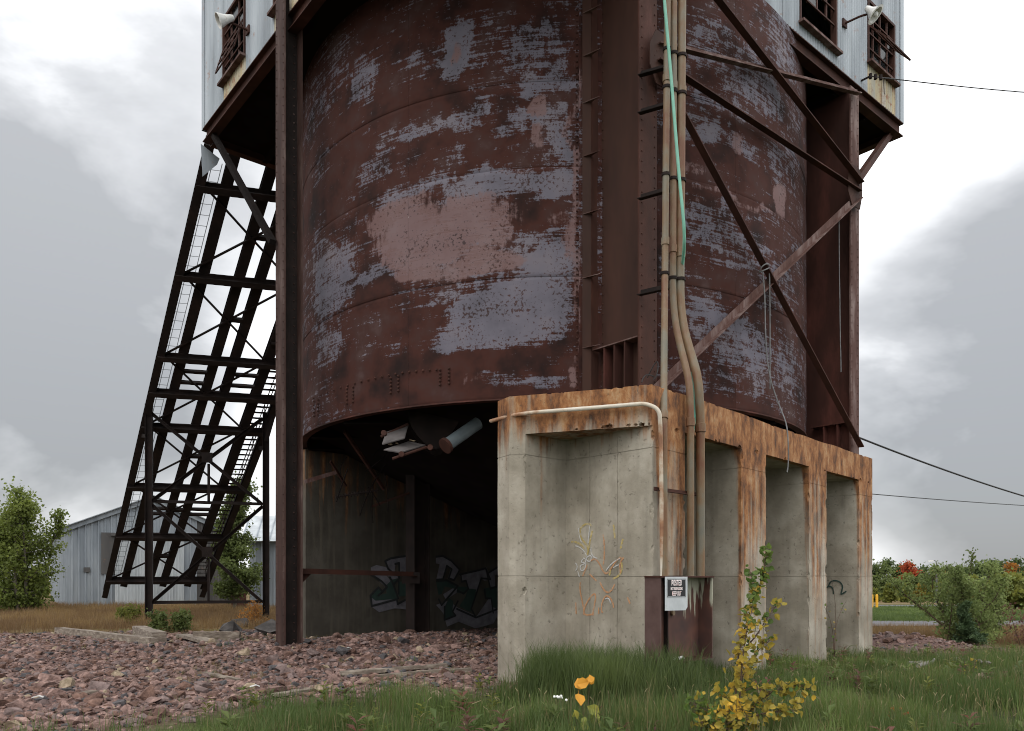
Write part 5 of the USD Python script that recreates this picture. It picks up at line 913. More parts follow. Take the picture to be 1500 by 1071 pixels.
put('side_panel', ribbed(o2 + e2 * 4.5, q2, e2, 0, 4.4, -.4, gab, .3), M['shed'], shed2)
for t0_, t1_ in ((-.3, 2.2), (4.7, 2.2)):
    za = lambda t: gab(t) + .05
    for k in range(8):
        u0, u1 = -.35 + k * .65, -.35 + (k + 1) * .65; P_ = [o2 + e2 * u + q2 * t + Z3 * za(t) for u, t in ((u0, t0_), (u1, t0_), (u1, t1_), (u0, t1_))]; put('roof_panel', MB().add(*quad_plate(P_ if t0_ < 1 else P_[::-1], .03)), M['shed_bright'], shed2)
        b = MB(); bar(b, P_[0] + Z3 * .05, P_[3] + Z3 * .05, .06, .05, Z3); put('roof_rib', b, M['shed'], shed2)
b = MB(); tube(b, [o2 + e2 * .55 - q2 * .02 + Z3 * 1.9, o2 + e2 * .55 - q2 * .2 + Z3 * 1.9], .12, 12); put('wall_lamp', b, M['lamp'], shed2)
b = MB(); bar(b, o2 + e2 * -.55 + q2 * .1 + Z3 * -.2, o2 + e2 * -.55 + q2 * .1 + Z3 * 1.75, .7, .05, e2); put('door', b, M['rust_red'], shed2)

# ------------------------------------------------------------------ rocks and rubble
def spin(v, r):
    a, b = r.uniform(0, 2 * np.pi), r.uniform(-.5, .5); c, s_ = math.cos(a), math.sin(a); v = v @ np.array([[1, 0, 0], [0, math.cos(b), -math.sin(b)], [0, math.sin(b), math.cos(b)]]).T; return v @ np.array([[c, -s_, 0], [s_, c, 0], [0, 0, 1]]).T
def visible_under(x, y):
    d = (x - C2[0]) * FN[0] + (y - C2[1]) * FN[1]; s_ = (x - C2[0]) * FA[0] + (y - C2[1]) * FA[1]
    return not (s_ > -.75 and s_ < 8.7 and -0.05 < d < 2.25)
kinds = ['pink', 'brown', 'purple', 'grey', 'tan']; kp = [.36, .25, .22, .12, .05]
col_words = {'pink': 'pinkish', 'brown': 'reddish-brown', 'purple': 'purplish', 'grey': 'dark grey', 'tan': 'pale tan'}
rr3 = np.random.default_rng(21); placed = 0; tries = 0
cand = []
while placed < 285 and tries < 20000:
    tries += 1
    zone = rr3.random()
    if zone < .62: px, py = rr3.uniform(0, 735), rr3.uniform(928, 1075)
    elif zone < .86: px, py = rr3.uniform(430, 735), rr3.uniform(930, 965)
    else: px, py = rr3.uniform(1276, 1345), rr3.uniform(922, 965)
    # walk the ray down to the ground
    Yg = 12.0
    for _ in range(12): Yg = (EYE - float(g((px - CX) * Yg / F, Yg))) * F / (py - HZ)
    Xg = (px - CX) * Yg / F
    if not (6.5 < Yg < 24) or float(gravel(Xg, Yg)) < .6 or not visible_under(Xg, Yg): continue
    near_col = abs(px - 590) < 160 and 928 < py < 952
    size = rr3.gamma(2.2, .026) * (1.2 if near_col or zone > .86 else 1) + .050; size = min(size, .30)
    k = kinds[rr3.choice(5, p=kp)]
    if near_col and rr3.random() < .5: k = 'brown' if rr3.random() < .7 else 'tan'
    v, f = rock(1000 + tries, size); flatness = np.ptp(v[:, 2]) / np.ptp(v[:, 0]); v = spin(v, rr3); pz = float(g(Xg, Yg))
    where = 'right of the foundation' if px > 1200 else ('in the heap before the dark wall' if near_col else ('on the ground under the bin' if px > 445 else ('near the left column' if px > 330 else ('in front of the timbers' if py < 985 else 'in the left foreground rubble'))))
    sz = 'small' if size < .09 else ('middling' if size < .14 else 'large'); shp = 'flattish' if flatness < .55 else 'blocky'
    put('rock', (v + np.array([Xg, Yg, pz + size * .22]), f), M['rock_' + k], label=f'{sz} {shp} {col_words[k]} rock lying {where}', cat='rock', group=f'{sz} {shp} {col_words[k]} rocks {where}')
    placed += 1
inst_proto = 0
def instancer(name, protos, pos, idx, quat, scale, label):
    pi = UsdGeom.PointInstancer.Define(stage, '/World/' + name); base = UsdGeom.Scope.Define(stage, f'/World/{name}/prototypes')
    for i, (v, f, mat) in enumerate(protos): pi.CreatePrototypesRel().AddTarget(usdkit.mesh(stage, numbered(f'/World/{name}/prototypes/piece'), (v, f), mat).GetPath())
    pi.CreatePositionsAttr(Vt.Vec3fArray.FromNumpy(pos.astype(np.float32))); pi.CreateProtoIndicesAttr(Vt.IntArray.FromNumpy(idx.astype(np.int32)))
    pi.CreateOrientationsAttr(Vt.QuathArray([Gf.Quath(float(q[0]), float(q[1]), float(q[2]), float(q[3])) for q in quat])); pi.CreateScalesAttr(Vt.Vec3fArray.FromNumpy(scale.astype(np.float32)))
    data(pi.GetPrim(), label, None, None, 'stuff'); return pi
def scatter(n, x0, x1, y0, y1, seed, dens):
    r = np.random.default_rng(seed); x, y = r.uniform(x0, x1, n), r.uniform(y0, y1, n); keep = r.random(n) < dens(x, y); return x[keep], y[keep], r
vis_mask = np.vectorize(visible_under)
x, y, r = scatter(80000, -17, 1.0, 6.3, 22, 5, lambda x, y: gravel(x, y) ** 1.5 * np.where(np.abs(x / y) < .75, 1, .1) * np.clip(12 / y, 0, 1) * vis_mask(x, y))
x2, y2, _ = scatter(2600, 7.5, 12.5, 16.5, 22.5, 6, lambda x, y: gravel(x, y) * vis_mask(x, y)); x, y = np.r_[x, x2], np.r_[y, y2]
n = len(x); sc = np.clip(r.gamma(1.2, .021, n) + .010, .010, .15); prot = [(*rock(50 + i, 1.0), M['rock_' + kinds[[0, 0, 0, 0, 1, 1, 1, 2, 2, 2, 3, 3, 4, 0][i]]]) for i in range(14)]
a_ = r.uniform(0, np.pi, n); b_ = r.uniform(-.4, .4, n); q = np.stack([np.cos(a_) * np.cos(b_), np.cos(a_) * np.sin(b_), np.sin(a_) * np.sin(b_), np.sin(a_) * np.cos(b_)], 1)
idx_ = r.choice(14, n, p=np.array([8, 8, 8, 8, 8, 8, 8, 8, 8, 8, 4.5, 4.5, 2, 9.0]) / 100)
instancer('rubble', prot, np.stack([x, y, g(x, y) + sc * .15], 1), idx_, q, np.stack([sc] * 3, 1), 'small reddish broken stones covering the ground')

# ------------------------------------------------------------------ grass
def tuft(seed, n, h, spread, w, lean=.35, seeds=0):
    r = np.random.default_rng(seed); b = MB()
    for i in range(n):
        o = np.array([*(r.normal(size=2) * spread), 0]); hh = h * r.uniform(.5, 1.1); a = r.uniform(0, 2 * np.pi); d = np.array([math.cos(a), math.sin(a), 0]); ln = lean * r.uniform(.1, 1) * hh; sd_ = np.array([-d[1], d[0], 0]) * w * r.uniform(.7, 1.3)
        p1, p2, p3 = o + Z3 * hh * .45 + d * ln * .25, o + Z3 * hh * .8 + d * ln * .65, o + Z3 * hh + d * ln * 1.15
        b.add([o - sd_, o + sd_, p1 - sd_ * .9, p1 + sd_ * .9, p2 - sd_ * .6, p2 + sd_ * .6, p3], [[0, 1, 3], [0, 3, 2], [2, 3, 5], [2, 5, 4], [4, 5, 6]])
    return b.get()
def lay_grass(name, x, y, r, protos, smin, smax, label, hfun=None):
    n = len(x); a = r.uniform(0, np.pi, n); q = np.stack([np.cos(a), 0 * a, 0 * a, np.sin(a)], 1); s_ = r.uniform(smin, smax, n); sc_ = np.stack([s_, s_, s_], 1)
    if hfun is not None: sc_[:, 2] *= hfun(x, y)
    instancer(name, protos, np.stack([x, y, g(x, y) - .01], 1), r.integers(0, len(protos), n), q, sc_, label)
def clear(x, y):
    d = (x - C2[0]) * FN[0] + (y - C2[1]) * FN[1]; s_ = (x - C2[0]) * FA[0] + (y - C2[1]) * FA[1]
    blockd = (s_ > -.8) & (s_ < 8.7) & (d > -.04) & (d < 8)
    wed = (s_ > -.6) & (s_ < .0) & (d < 1.3) & (d > 0); ni = (d < 1.2) & (d > -.1) & (((s_ > .9) & (s_ < 2.45)) | ((s_ > 3.5) & (s_ < 5.1)) | ((s_ > 6.1) & (s_ < 7.7)))
    return np.where(blockd & ~ni & ~(wed & (d < (-s_) * 2.2)), 0.0, 1.0)
inview = lambda x, y: np.where(np.abs(x / np.maximum(y, 1)) < .76, 1.0, .06)
hills = lambda x, y: (.6 + .8 * meshkit.noise(np.stack([x * 2.6, y * 2.6, 0 * x], -1), 37)) * (.42 + .58 * sstep(0, .8, 1 - gravel(x, y) - .1)) * (1 - .6 * bump2(x, y, 2.4, 9.3, .9, 1)) * (.55 + 1.0 * meshkit.noise(np.stack([x * .8, y * .8, 0 * x], -1), 31))
gp_ = [(*tuft(300 + i, 40, .21, .12, .0028, .6), M['grass']) for i in range(6)] + [(*tuft(310 + i, 11, .23, .15, .0022, .8), M['straw']) for i in range(2)]
x, y, r = scatter(15000, -7, 13.5, 5.2, 19.0, 8, lambda x, y: (1 - gravel(x, y)) ** 2 * (1 - dry(x, y)) * inview(x, y) * clear(x, y) * np.clip(9.5 / y, .3, 1) * .9 * (.15 + .85 * (meshkit.noise(np.stack([x * 1.6, y * 1.6, 0 * x], -1), 4) > .38)))
lay_grass('grass', x, y, r, gp_, .75, 1.25, 'short green grass in front of the foundation', hills)
tp_ = [(*tuft(340 + i, 44, .62, .10, .0032, .55), M['tallgrass']) for i in range(4)]
tall = lambda x, y: np.clip(bump2(x, y, .55, 9.75, .75, 1.3) + bump2(x, y, 1.25, 9.45, .6, .8) , 0, 1) * sstep(.1, .6, x)
x, y, r = scatter(1500, -.8, 2.4, 8.6, 11.0, 12, lambda x, y: tall(x, y) * clear(x, y))
lay_grass('tall_grass', x, y, r, tp_, .7, 1.15, 'tall dark grass clump growing in the big recess')
dp_ = [(*tuft(360 + i, 26, .34, .18, .004, .5), M['drygrass']) for i in range(4)]
x, y, r = scatter(16000, -34, 30, 15.5, 42, 14, lambda x, y: (dry(x, y) * (1 - gravel(x, y)) * np.where(np.abs(x / y) < .72, 1, .05) * clear(x, y) * np.where((x > 9) & (y > 33), 0, 1) * np.where((x > -13) & (x < 4) & (y > 22) & (x > -.30 * y), 0, 1)))
lay_grass('dry_grass', x, y, r, dp_, .5, 1.15, 'dry brown grass and weeds behind the rubble and by the shrubs')
fp_ = [(*tuft(380 + i, 30, .22, .5, .012, .5), M['grass']) for i in range(3)]
x, y, r = scatter(6000, 14, 44, 41, 63, 15, lambda x, y: np.where(np.abs(x / y) < .72, 1, 0) * (x / y > .4) * 1.0)
lay_grass('verge_grass', x, y, r, fp_, .8, 1.3, 'mown grass strip between the two gravel roads')
x, y, r = scatter(5200, -15, 1.0, 6.3, 21, 18, lambda x, y: gravel(x, y) * np.where(np.abs(x / y) < .75, 1, 0) * vis_mask(x, y) * (meshkit.noise(np.stack([x * 1.1, y * 1.1, 0 * x], -1), 61) > .66) * .5)
lay_grass('weeds', x, y, r, [(*tuft(395 + i, 12, .12, .05, .003, .9), M[m_]) for i, m_ in enumerate(('straw', 'grass', 'drygrass'))], .5, 1.2, 'sparse dry weeds growing between the stones')
def rosette(seed, n, ln):
    r_ = np.random.default_rng(seed); b = MB()
    for k in range(n):
        a = r_.uniform(0, 2 * np.pi); d = np.array([math.cos(a), math.sin(a), 0]); q_ = Z3 * r_.uniform(.02, .22); l_ = ln * r_.uniform(.5, 1.1); w_ = np.array([-d[1], d[0], 0]) * l_ * .2; u_ = r_.uniform(.2, .9)
        b.add([q_, q_ + d * l_ * .45 + w_ + Z3 * l_ * u_ * .6, q_ + d * l_ + Z3 * l_ * u_ * .7, q_ + d * l_ * .45 - w_ + Z3 * l_ * u_ * .6, q_ + d * l_ * .5 + Z3 * l_ * u_ * .52], [[0, 1, 4], [1, 2, 4], [2, 3, 4], [3, 0, 4]])
    return b.get()
x, y, r = scatter(2600, -5, 12, 6.0, 17.5, 19, lambda x, y: (1 - gravel(x, y)) * (1 - dry(x, y)) * clear(x, y) * inview(x, y) * (meshkit.noise(np.stack([x * .9, y * .9, 0 * x], -1), 71) > .5) * .55)
lay_grass('broadleaf_weeds', x, y, r, [(*rosette(410 + i, 16, .12), M[m_]) for i, m_ in enumerate(('leaf_mid', 'grass', 'leaf_lime', 'leaf_maroon'))], .5, 1.25, 'low broad-leaved weeds mixed into the grass')
# pale seed heads over the grass
r = np.random.default_rng(77); b = MB(); n = 1100
xs_, ys_ = r.uniform(-1, 12.5, n), r.uniform(6.6, 16.5, n); kk = (clear(xs_, ys_) > .5) & (gravel(xs_, ys_) < .3) & (dry(xs_, ys_) < .5)
for X_, Y_ in zip(xs_[kk], ys_[kk]):
    z_ = float(g(X_, Y_)); h_ = r.uniform(.14, .34); dx, dy = r.normal(size=2) * .05; p = np.array([X_, Y_, z_]); q_ = p + (dx, dy, h_)
    bar(b, p, q_, .0015, .0015, U); bar(b, q_, q_ + np.array([dx * .4, dy * .4, .03]), .0055, .0055, U)
put('seed_stalks', b, M['seed'], kind='stuff', label='thin pale seed stalks standing above the grass')

# ------------------------------------------------------------------ trees and plants
def leaves(mb, pts, size, r, aspect=.75, upbias=.3, face=0.0, full=False):
    n = len(pts); nn = r.normal(size=(n, 3)) + np.array([0, -face, upbias]); nn /= np.linalg.norm(nn, axis=1, keepdims=True)
    d = r.normal(size=(n, 3)); d -= nn * (d * nn).sum(1, keepdims=True); d /= np.linalg.norm(d, axis=1, keepdims=True); x_ = np.cross(nn, d)
    s_ = size * r.uniform(.6, 1.3, (n, 1)); up_ = nn * s_ * .12
    if full:
        P = [pts, pts + d * s_ * .22 + x_ * s_ * aspect * .42 + up_, pts + d * s_ * .55 + x_ * s_ * aspect * .44 + up_, pts + d * s_, pts + d * s_ * .55 - x_ * s_ * aspect * .44 + up_, pts + d * s_ * .22 - x_ * s_ * aspect * .42 + up_, pts + d * s_ * .5]
        v = np.stack(P, 1).reshape(-1, 3); i = np.arange(n) * 7; mb.add(v, np.vstack([np.stack([i + 6, i + a, i + (a + 1) % 6], 1) for a in range(6)])); return
    v = np.stack([pts, pts + d * s_ * .5 + x_ * s_ * aspect * .5 + up_, pts + d * s_, pts + d * s_ * .5 - x_ * s_ * aspect * .5 + up_], 1).reshape(-1, 3); i = np.arange(n) * 4
    mb.add(v, np.vstack([np.stack([i, i + 1, i + 2], 1), np.stack([i, i + 2, i + 3], 1)]))
def limbs(base, h, r, nl, spread, start=.25, trunk_r=.08, lean=(0, 0), stems=1, rise=.55):
    """returns (trunk mesh builder, leaf-cluster centres)"""
    b = MB(); tips = []
    for s_ in range(stems):
        o = np.array([r.normal() * .25 * (stems > 1), r.normal() * .25 * (stems > 1), -.15]); ln = np.array([lean[0] + r.normal() * .05 * stems, lean[1] + r.normal() * .05 * stems, 1]) * h * r.uniform(.82, 1.0)
        ctl = [o, o + ln * .35 + r.normal(size=3) * .04 * h * np.array([1, 1, 0]), o + ln * .7 + r.normal(size=3) * .04 * h * np.array([1, 1, 0]), o + ln]
        P = spline(ctl, 14) + base; tube(b, P, np.linspace(trunk_r, trunk_r * .15, 14), 7)
        for k in range(nl):
            t = start + (1 - start) * (k + r.random()) / nl; i = t * 13; j = min(int(i), 12); p = P[j] * (1 - (i - j)) + P[j + 1] * (i - j); a = r.uniform(0, 2 * np.pi)
            le = spread(t) * h * r.uniform(.6, 1.1); q_ = p + np.array([math.cos(a) * le, math.sin(a) * le, le * rise * r.uniform(.5, 1.3)]); mid = (p + q_) / 2 + np.array([0, 0, -.06 * le])
            tube(b, [p, mid, q_], [trunk_r * .35 * (1 - t * .5), trunk_r * .22, trunk_r * .06], 5)
            for w in np.linspace(.3, 1.0, 5): tips.append(p * (1 - w) + q_ * w + r.normal(size=3) * .05 * le)
        tips.append(P[-1]); tips.append(P[-2])
    return b, np.array(tips)
def tree(name, base, h, mat, seed, label, nl=26, spread=None, start=.2, trunk_r=.09, stems=1, leaf=.11, nleaf=5000, clump=.09, cat='tree', group=None, rise=.55, lean=(0, 0), bark='bark', upbias=.3):
    r = np.random.default_rng(seed); base = np.array(base, float); t = thing(name, label, cat, group, loc=base)
    b, tips = limbs(base, h, r, nl, spread or (lambda q: .26 * (1.05 - q) ** .6), start, trunk_r, lean, stems, rise)
    put('trunk' if cat == 'tree' else 'stems', b, M[bark], t, smooth=50)
    w = r.random(len(tips)) ** .7 + .15; pick = r.choice(len(tips), nleaf, p=w / w.sum()); pts = tips[pick] + r.normal(size=(nleaf, 3)) * clump * h * np.array([1, 1, .75]) * r.uniform(.4, 1.15, (nleaf, 1))
    pts = pts[pts[:, 2] > base[2] + .08]
    b = MB(); leaves(b, pts, leaf, r, .75, upbias); put('crown' if cat == 'tree' else 'foliage', b, M[mat], t, kind=None); return t
gz_ = lambda x, y: (x, y, float(g(x, y)))
aspen = lambda q: .30 * (1.02 - q) ** .5
tree('aspen_tree', gz_(-21.2, 33.5), 5.6, 'leaf_aspen', 1, 'big leafy green aspen clump left of the metal shed', 30, lambda q: .22 * (1.06 - q) ** .45 * min(1, .5 + 2 * q), .05, .08, 4, .13, 15000, .046)
tree('aspen_tree', gz_(-21.6, 34.6), 4.9, 'leaf_aspen', 2, 'slimmer aspen leaning over the left corner of the shed', 18, lambda q: .15 * (1.05 - q) ** .4, .55, .06, 1, .12, 1300, .03, lean=(.40, 0))
tree('aspen_tree', gz_(-23.2, 34.5), 4.7, 'leaf_aspen', 3, 'bushy aspen at the left edge of the view', 26, lambda q: .27 * (1.02 - q) ** .5, .05, .08, 4, .13, 11000, .055)
tree('narrow_tree', gz_(-12.9, 35.6), 6.5, 'leaf_mid', 4, 'narrow dark green tree rising between the skip track and small shed', 64, lambda q: .20 * (1.02 - q) ** .8 * min(1, .45 + 2.2 * q), .10, .08, 1, .14, 15000, .034, bark='bark', lean=(.0, 0))
# right: willow shrub, its thin leader, spruce, maroon shrub
sh = lambda q: .34 * (1.05 - q) ** .5
tree('willow_shrub', gz_(12.25, 20.9), 2.3, 'leaf_shrub', 11, 'large bushy green willow shrub right of the foundation', 26, lambda q: .27 * (1.05 - q) ** .5, .03, .03, 8, .07, 12000, .05, 'shrub', None, .9, bark='twig')
tree('willow_shrub', gz_(13.5, 22.2), 1.55, 'leaf_shrub', 12, 'lower green shrub at the right edge behind the willow', 22, sh, .03, .03, 6, .07, 4500, .08, 'shrub', None, .8, bark='twig')
tree('aspen_sapling', gz_(12.4, 20.9), 3.2, 'leaf_mid', 13, 'thin leafy aspen shoot rising above the willow shrub', 12, lambda q: .16 * (1.1 - q), .5, .022, 1, .09, 170, .02, 'sapling', None, .9, bark='twig')
tree('aspen_sapling', gz_(11.7, 20.8), 2.5, 'leaf_mid', 14, 'shorter thin shoot left of the tall aspen shoot', 6, lambda q: .14 * (1.1 - q), .6, .018, 1, .09, 60, .02, 'sapling', None, .9, bark='twig')
tree('spruce_sapling', gz_(11.35, 19.3), 1.25, 'needle', 15, 'small dark spruce sapling in front of the willow shrub', 50, lambda q: .36 * (1.02 - q) ** .9, .04, .03, 1, .06, 8000, .032, 'sapling', None, .05, bark='twig')
tree('maroon_shrub', gz_(13.0, 19.0), 1.25, 'leaf_maroon', 16, 'sparse maroon-leaved shrub at the right edge', 16, sh, .1, .015, 6, .06, 1100, .08, 'shrub', None, .9, bark='twig')
tree('rowan_bush', gz_(-9.1, 20.6), .72, 'leaf_mid', 17, 'small green bush among the timbers before the left trestle leg', 16, sh, .05, .015, 6, .07, 2600, .09, 'shrub', None, .8, bark='twig')
tree('rowan_bush', gz_(-7.9, 24.0), .85, 'leaf_orange', 18, 'low orange and red bush between the trestle legs', 14, sh, .05, .015, 5, .06, 800, .1, 'shrub', None, .8, bark='twig')
tree('rowan_bush', gz_(-12.2, 24.6), .75, 'leaf_lime', 20, 'low yellow-green bush behind the left trestle leg', 14, sh, .05, .015, 5, .07, 1300, .1, 'shrub', None, .8, bark='twig')
# yellow birch sapling in the foreground and its low spreading shoots
def sprig(name, label, base, stems, lsz, mats, seed, cat='sapling'):
    """stems: list of (points, number of leaves, spread, share of the second leaf colour)"""
    r = np.random.default_rng(seed); t = thing(name, label, cat, loc=base); b = MB(); parts = {m_: [] for m_ in mats}
    for pts, nl, sp, frac in stems:
        P = spline([np.asarray(p, float) for p in pts], 20); tube(b, P, np.linspace(.009, .0025, 20), 6)
        for k in range(nl):
            w = r.random() ** .8; i = w * 18.99; j = int(i); c = P[j] * (1 - (i - j)) + P[j + 1] * (i - j); tip = c + r.normal(size=3) * sp * (1.15 - w * .55)
            bar(b, c, tip, .002, .002, U); parts[mats[1] if (r.random() < frac(w)) else mats[0]].append(tip)
    put('stems', b, M['twig'], t, smooth=False)
    for m_ in mats:
        if parts[m_]: q_ = MB(); leaves(q_, np.array(parts[m_]), lsz, r, .85, .3, .5, True); put('foliage', q_, M[m_], t)
bb = np.array(gz_(2.03, 7.0)); Yb_ = 7.0
sprig('birch_sapling', 'yellow-leaved birch sapling standing in the foreground grass', bb, [
    ([bb, at(1078, 1010, Yb_), at(1088, 930, Yb_), at(1112, 860, Yb_ + .1), at(1122, 803, Yb_ + .1)], 210, .040, lambda w: max(0, (w - .55) * 2.2)),
    ([bb, at(1085, 1000, Yb_ - .1), at(1095, 920, Yb_ - .1), at(1104, 880, Yb_), at(1098, 835, Yb_)], 150, .036, lambda w: max(0, (w - .5) * 2)),
    ([at(1090, 950, Yb_), at(1115, 920, Yb_), at(1135, 890, Yb_ + .1), at(1145, 880, Yb_ + .1)], 40, .04, lambda w: .3),
    ([at(1085, 1000, Yb_), at(1105, 960, Yb_ + .1), at(1132, 935, Yb_ + .1)], 60, .04, lambda w: .1),
    ([bb, at(1050, 1050, Yb_ - .2), at(1025, 1035, Yb_ - .2), at(1010, 1028, Yb_ - .2)], 170, .065, lambda w: .45 + .4 * w),
    ([bb, at(1045, 1062, Yb_ - .4), at(1020, 1058, Yb_ - .4)], 130, .065, lambda w: .3), ([bb, at(1060, 1020, Yb_), at(1050, 1008, Yb_)], 60, .04, lambda w: .3), ([bb, at(1075, 1045, Yb_ - .3), at(1090, 1040, Yb_ - .3)], 180, .075, lambda w: .1),
    ([bb, at(1110, 1030, Yb_), at(1140, 1010, Yb_), at(1185, 1010, Yb_ + .1)], 170, .05, lambda w: .25), ([bb, at(1120, 1045, Yb_ - .1), at(1150, 1040, Yb_ - .1), at(1170, 1025, Yb_)], 120, .055, lambda w: .2), ([bb, at(1095, 1010, Yb_), at(1120, 1005, Yb_)], 60, .04, lambda w: .2)], .062, ('leaf_yellow', 'leaf_green'), 5)
pl = thing('poplar_seedling', 'small poplar seedling with big orange and yellow leaves in the foreground', 'seedling', loc=gz_(.66, 7.0))
r = np.random.default_rng(9); pb = np.array(gz_(.66, 7.0)); b = MB(); heads = []
for pts in ([pb, at(845, 1060, 7), at(842, 1040, 7)], [pb, at(852, 1030, 7), at(848, 1010, 7)], [pb, at(862, 1030, 7.05), at(863, 1003, 7.05)], [pb, at(870, 1050, 7), at(878, 1045, 7)]):
    P = spline(pts, 10); tube(b, P, np.linspace(.006, .002, 10), 6); heads.append(P[-1])
put('stems', b, M['twig'], pl)
for i, (px, py, gcol) in enumerate([(845, 1003, 0), (851, 1010, 0), (847, 1016, 0), (860, 999, 0), (867, 1000, 0), (846, 1042, 1), (856, 1050, 1), (868, 1046, 1), (878, 1043, 1), (850, 1060, 1), (862, 1060, 1), (836, 1070, 1), (872, 1052, 1), (846, 1054, 1), (830, 1074, 1)]):
    q_ = MB(); leaves(q_, np.array([at(px, py, 7 + r.normal() * .05)]), .10, r, .9, .4, 1.6, True); c_ = at(px, py, 7); bar(q_, heads[min(range(4), key=lambda k: np.linalg.norm(heads[k] - c_))], q_.v[0][0], .0018, .0018, U); put('leaf', q_, M['leaf_biggreen' if gcol else 'leaf_bigyellow'], pl)
fl = thing('white_flowers', 'cluster of tiny white flowers in the grass by the poplar seedling', 'flowers', loc=tuple(at(821, 1023, 7.6)))
b, q_ = MB(), MB(); c0 = at(821, 1022, 7.6)
for k in range(8):
    p = c0 + np.array([r.normal() * .035, r.normal() * .03, r.normal() * .012]); s_ = trimesh.creation.icosphere(1, .013); s_.apply_translation(p); q_.tm(s_); bar(b, np.array([c0[0], c0[1], 0]), p, .002, .002, U)
put('stems', b, M['twig'], fl); put('blossoms', q_, M['white_flower'], fl)
q2b = np.array(gz_(*on_face(1222, 950, .4)[:2])); 
sprig('pale_twigs', 'thin weed with pale stems in the last recess of the foundation', q2b, [([q2b, on_face(1224, 900, .35), on_face(1222, 870, .3), on_face(1218, 850, .3)], 10, .06, lambda w: .8), ([q2b, on_face(1230, 900, .35), on_face(1240, 880, .4)], 8, .06, lambda w: .8), ([q2b, on_face(1215, 905, .3), on_face(1208, 890, .3)], 6, .05, lambda w: .8)], .05, ('leaf_yellow', 'leaf_green'), 6, 'weed')
rp = np.array(gz_(3.75, 7.5)); rp2 = np.array(gz_(6.35, 10.4))
sprig('red_seedling', 'tiny reddish seedling in the right foreground grass', rp, [([rp, rp + (-.04, 0, .12), rp + (-.06, 0, .2)], 14, .05, lambda w: .3), ([rp, rp + (.05, 0, .1), rp + (.08, .02, .16)], 12, .05, lambda w: .2)], .035, ('leaf_orange', 'leaf_red'), 7, 'seedling')
sprig('yellow_seedling', 'small yellow seedling behind the pale stone in the right grass', rp2 + (0, .3, 0), [([rp2 + (0, .3, 0), rp2 + (-.05, .3, .2), rp2 + (-.08, .3, .34)], 16, .05, lambda w: .2), ([rp2 + (0, .3, 0), rp2 + (.05, .3, .2), rp2 + (.09, .3, .36)], 16, .05, lambda w: .2)], .045, ('leaf_yellow', 'leaf_green'), 8, 'seedling')
v, f = rock(9001, .15); put('stone', (v + rp2 + (0, 0, .12), f), M['rock_tan'], label='pale rounded stone lying in the right foreground grass', cat='rock')
# far treeline
r = np.random.default_rng(123)
tl = [('leaf_dark', 'dense dark green tree in the far treeline'), ('leaf_mid', 'mid green tree in the far treeline'), ('leaf_lime', 'yellow-green tree in the far treeline'), ('leaf_gold', 'golden tree at the front of the far treeline')]
def far(px, Y, top_py, kind, seed, name='far_tree', label=None, group=True, wide=.30):
    X_ = (px - CX) * Y / F; z_ = float(g(X_, Y)); h = EYE + (HZ - top_py - 5) * Y / F - z_; rr4 = np.random.default_rng(seed)
    mt, lb = (tl[kind] if isinstance(kind, int) else (kind, label)); lb = lb + ('' if label else (' beyond the sheds at the left' if px < 500 else (' left of the lamp post' if px < 1368 else (' behind the willow shrub' if px < 1460 else ' at the right edge')))); a = rr4.uniform(.8, 1.2)
    tree(name, (X_, Y, z_), h, mt, seed, label or lb, 12, lambda q: wide * a * (1.05 - q) ** .45, .06, .10, 1, .40, 1500, .075, 'tree', None if label else 'trees: ' + lb, .35)
sd_ = 500
for px in np.arange(1255, 1560, 14):
    sd_ += 1; far(px + r.uniform(-5, 5), r.uniform(122, 132), 818 + r.uniform(-5, 8), int(r.choice([0, 0, 1])), sd_)
for px in np.arange(1258, 1560, 17):
    sd_ += 1; far(px + r.uniform(-5, 5), r.uniform(108, 116), 836 + r.uniform(-6, 7), int(r.choice([1, 1, 2, 0])), sd_)
for px in np.arange(1262, 1560, 21):
    sd_ += 1; far(px + r.uniform(-5, 5), r.uniform(94, 102), 853 + r.uniform(-6, 5), int(r.choice([2, 2, 3, 2])), sd_)
far(1336, 119, 817, 'leaf_red', 901, 'red_maple', 'bright red maple standing out in the far treeline', wide=.32)
far(1380, 112, 826, 'leaf_orange', 902, 'orange_maple', 'orange maple right of the lamp post in the treeline', wide=.3)
far(1486, 124, 821, 'leaf_orange', 903, 'red_maple', 'small dull orange tree at the right end of the treeline', wide=.16)
for px in np.arange(-120, 420, 36):
    sd_ += 1; far(px + r.uniform(-9, 9), r.uniform(75, 90), 838 + r.uniform(-8, 12) if px < 60 else 850 + r.uniform(-5, 8), int(r.choice([1, 2, 0])), sd_, 'far_tree', f'{["dark", "mid green", "pale green"][int(r.integers(0, 3))]} tree beyond the sheds at the left' , wide=.4) if False else far(px + r.uniform(-9, 9), r.uniform(75, 90), 842 + r.uniform(-8, 10), int(r.choice([1, 2, 0])), sd_)
for px in (1466, 1490, 1515):
    sd_ += 1; far(px, 55, 838 + (px - 1466) * .1, 2, sd_, 'roadside_tree', {1466: 'yellow-green roadside tree left of its two neighbours at the right edge', 1490: 'yellow-green roadside tree at the very right edge', 1515: 'yellow-green roadside tree just past the right edge'}[px], wide=.4)

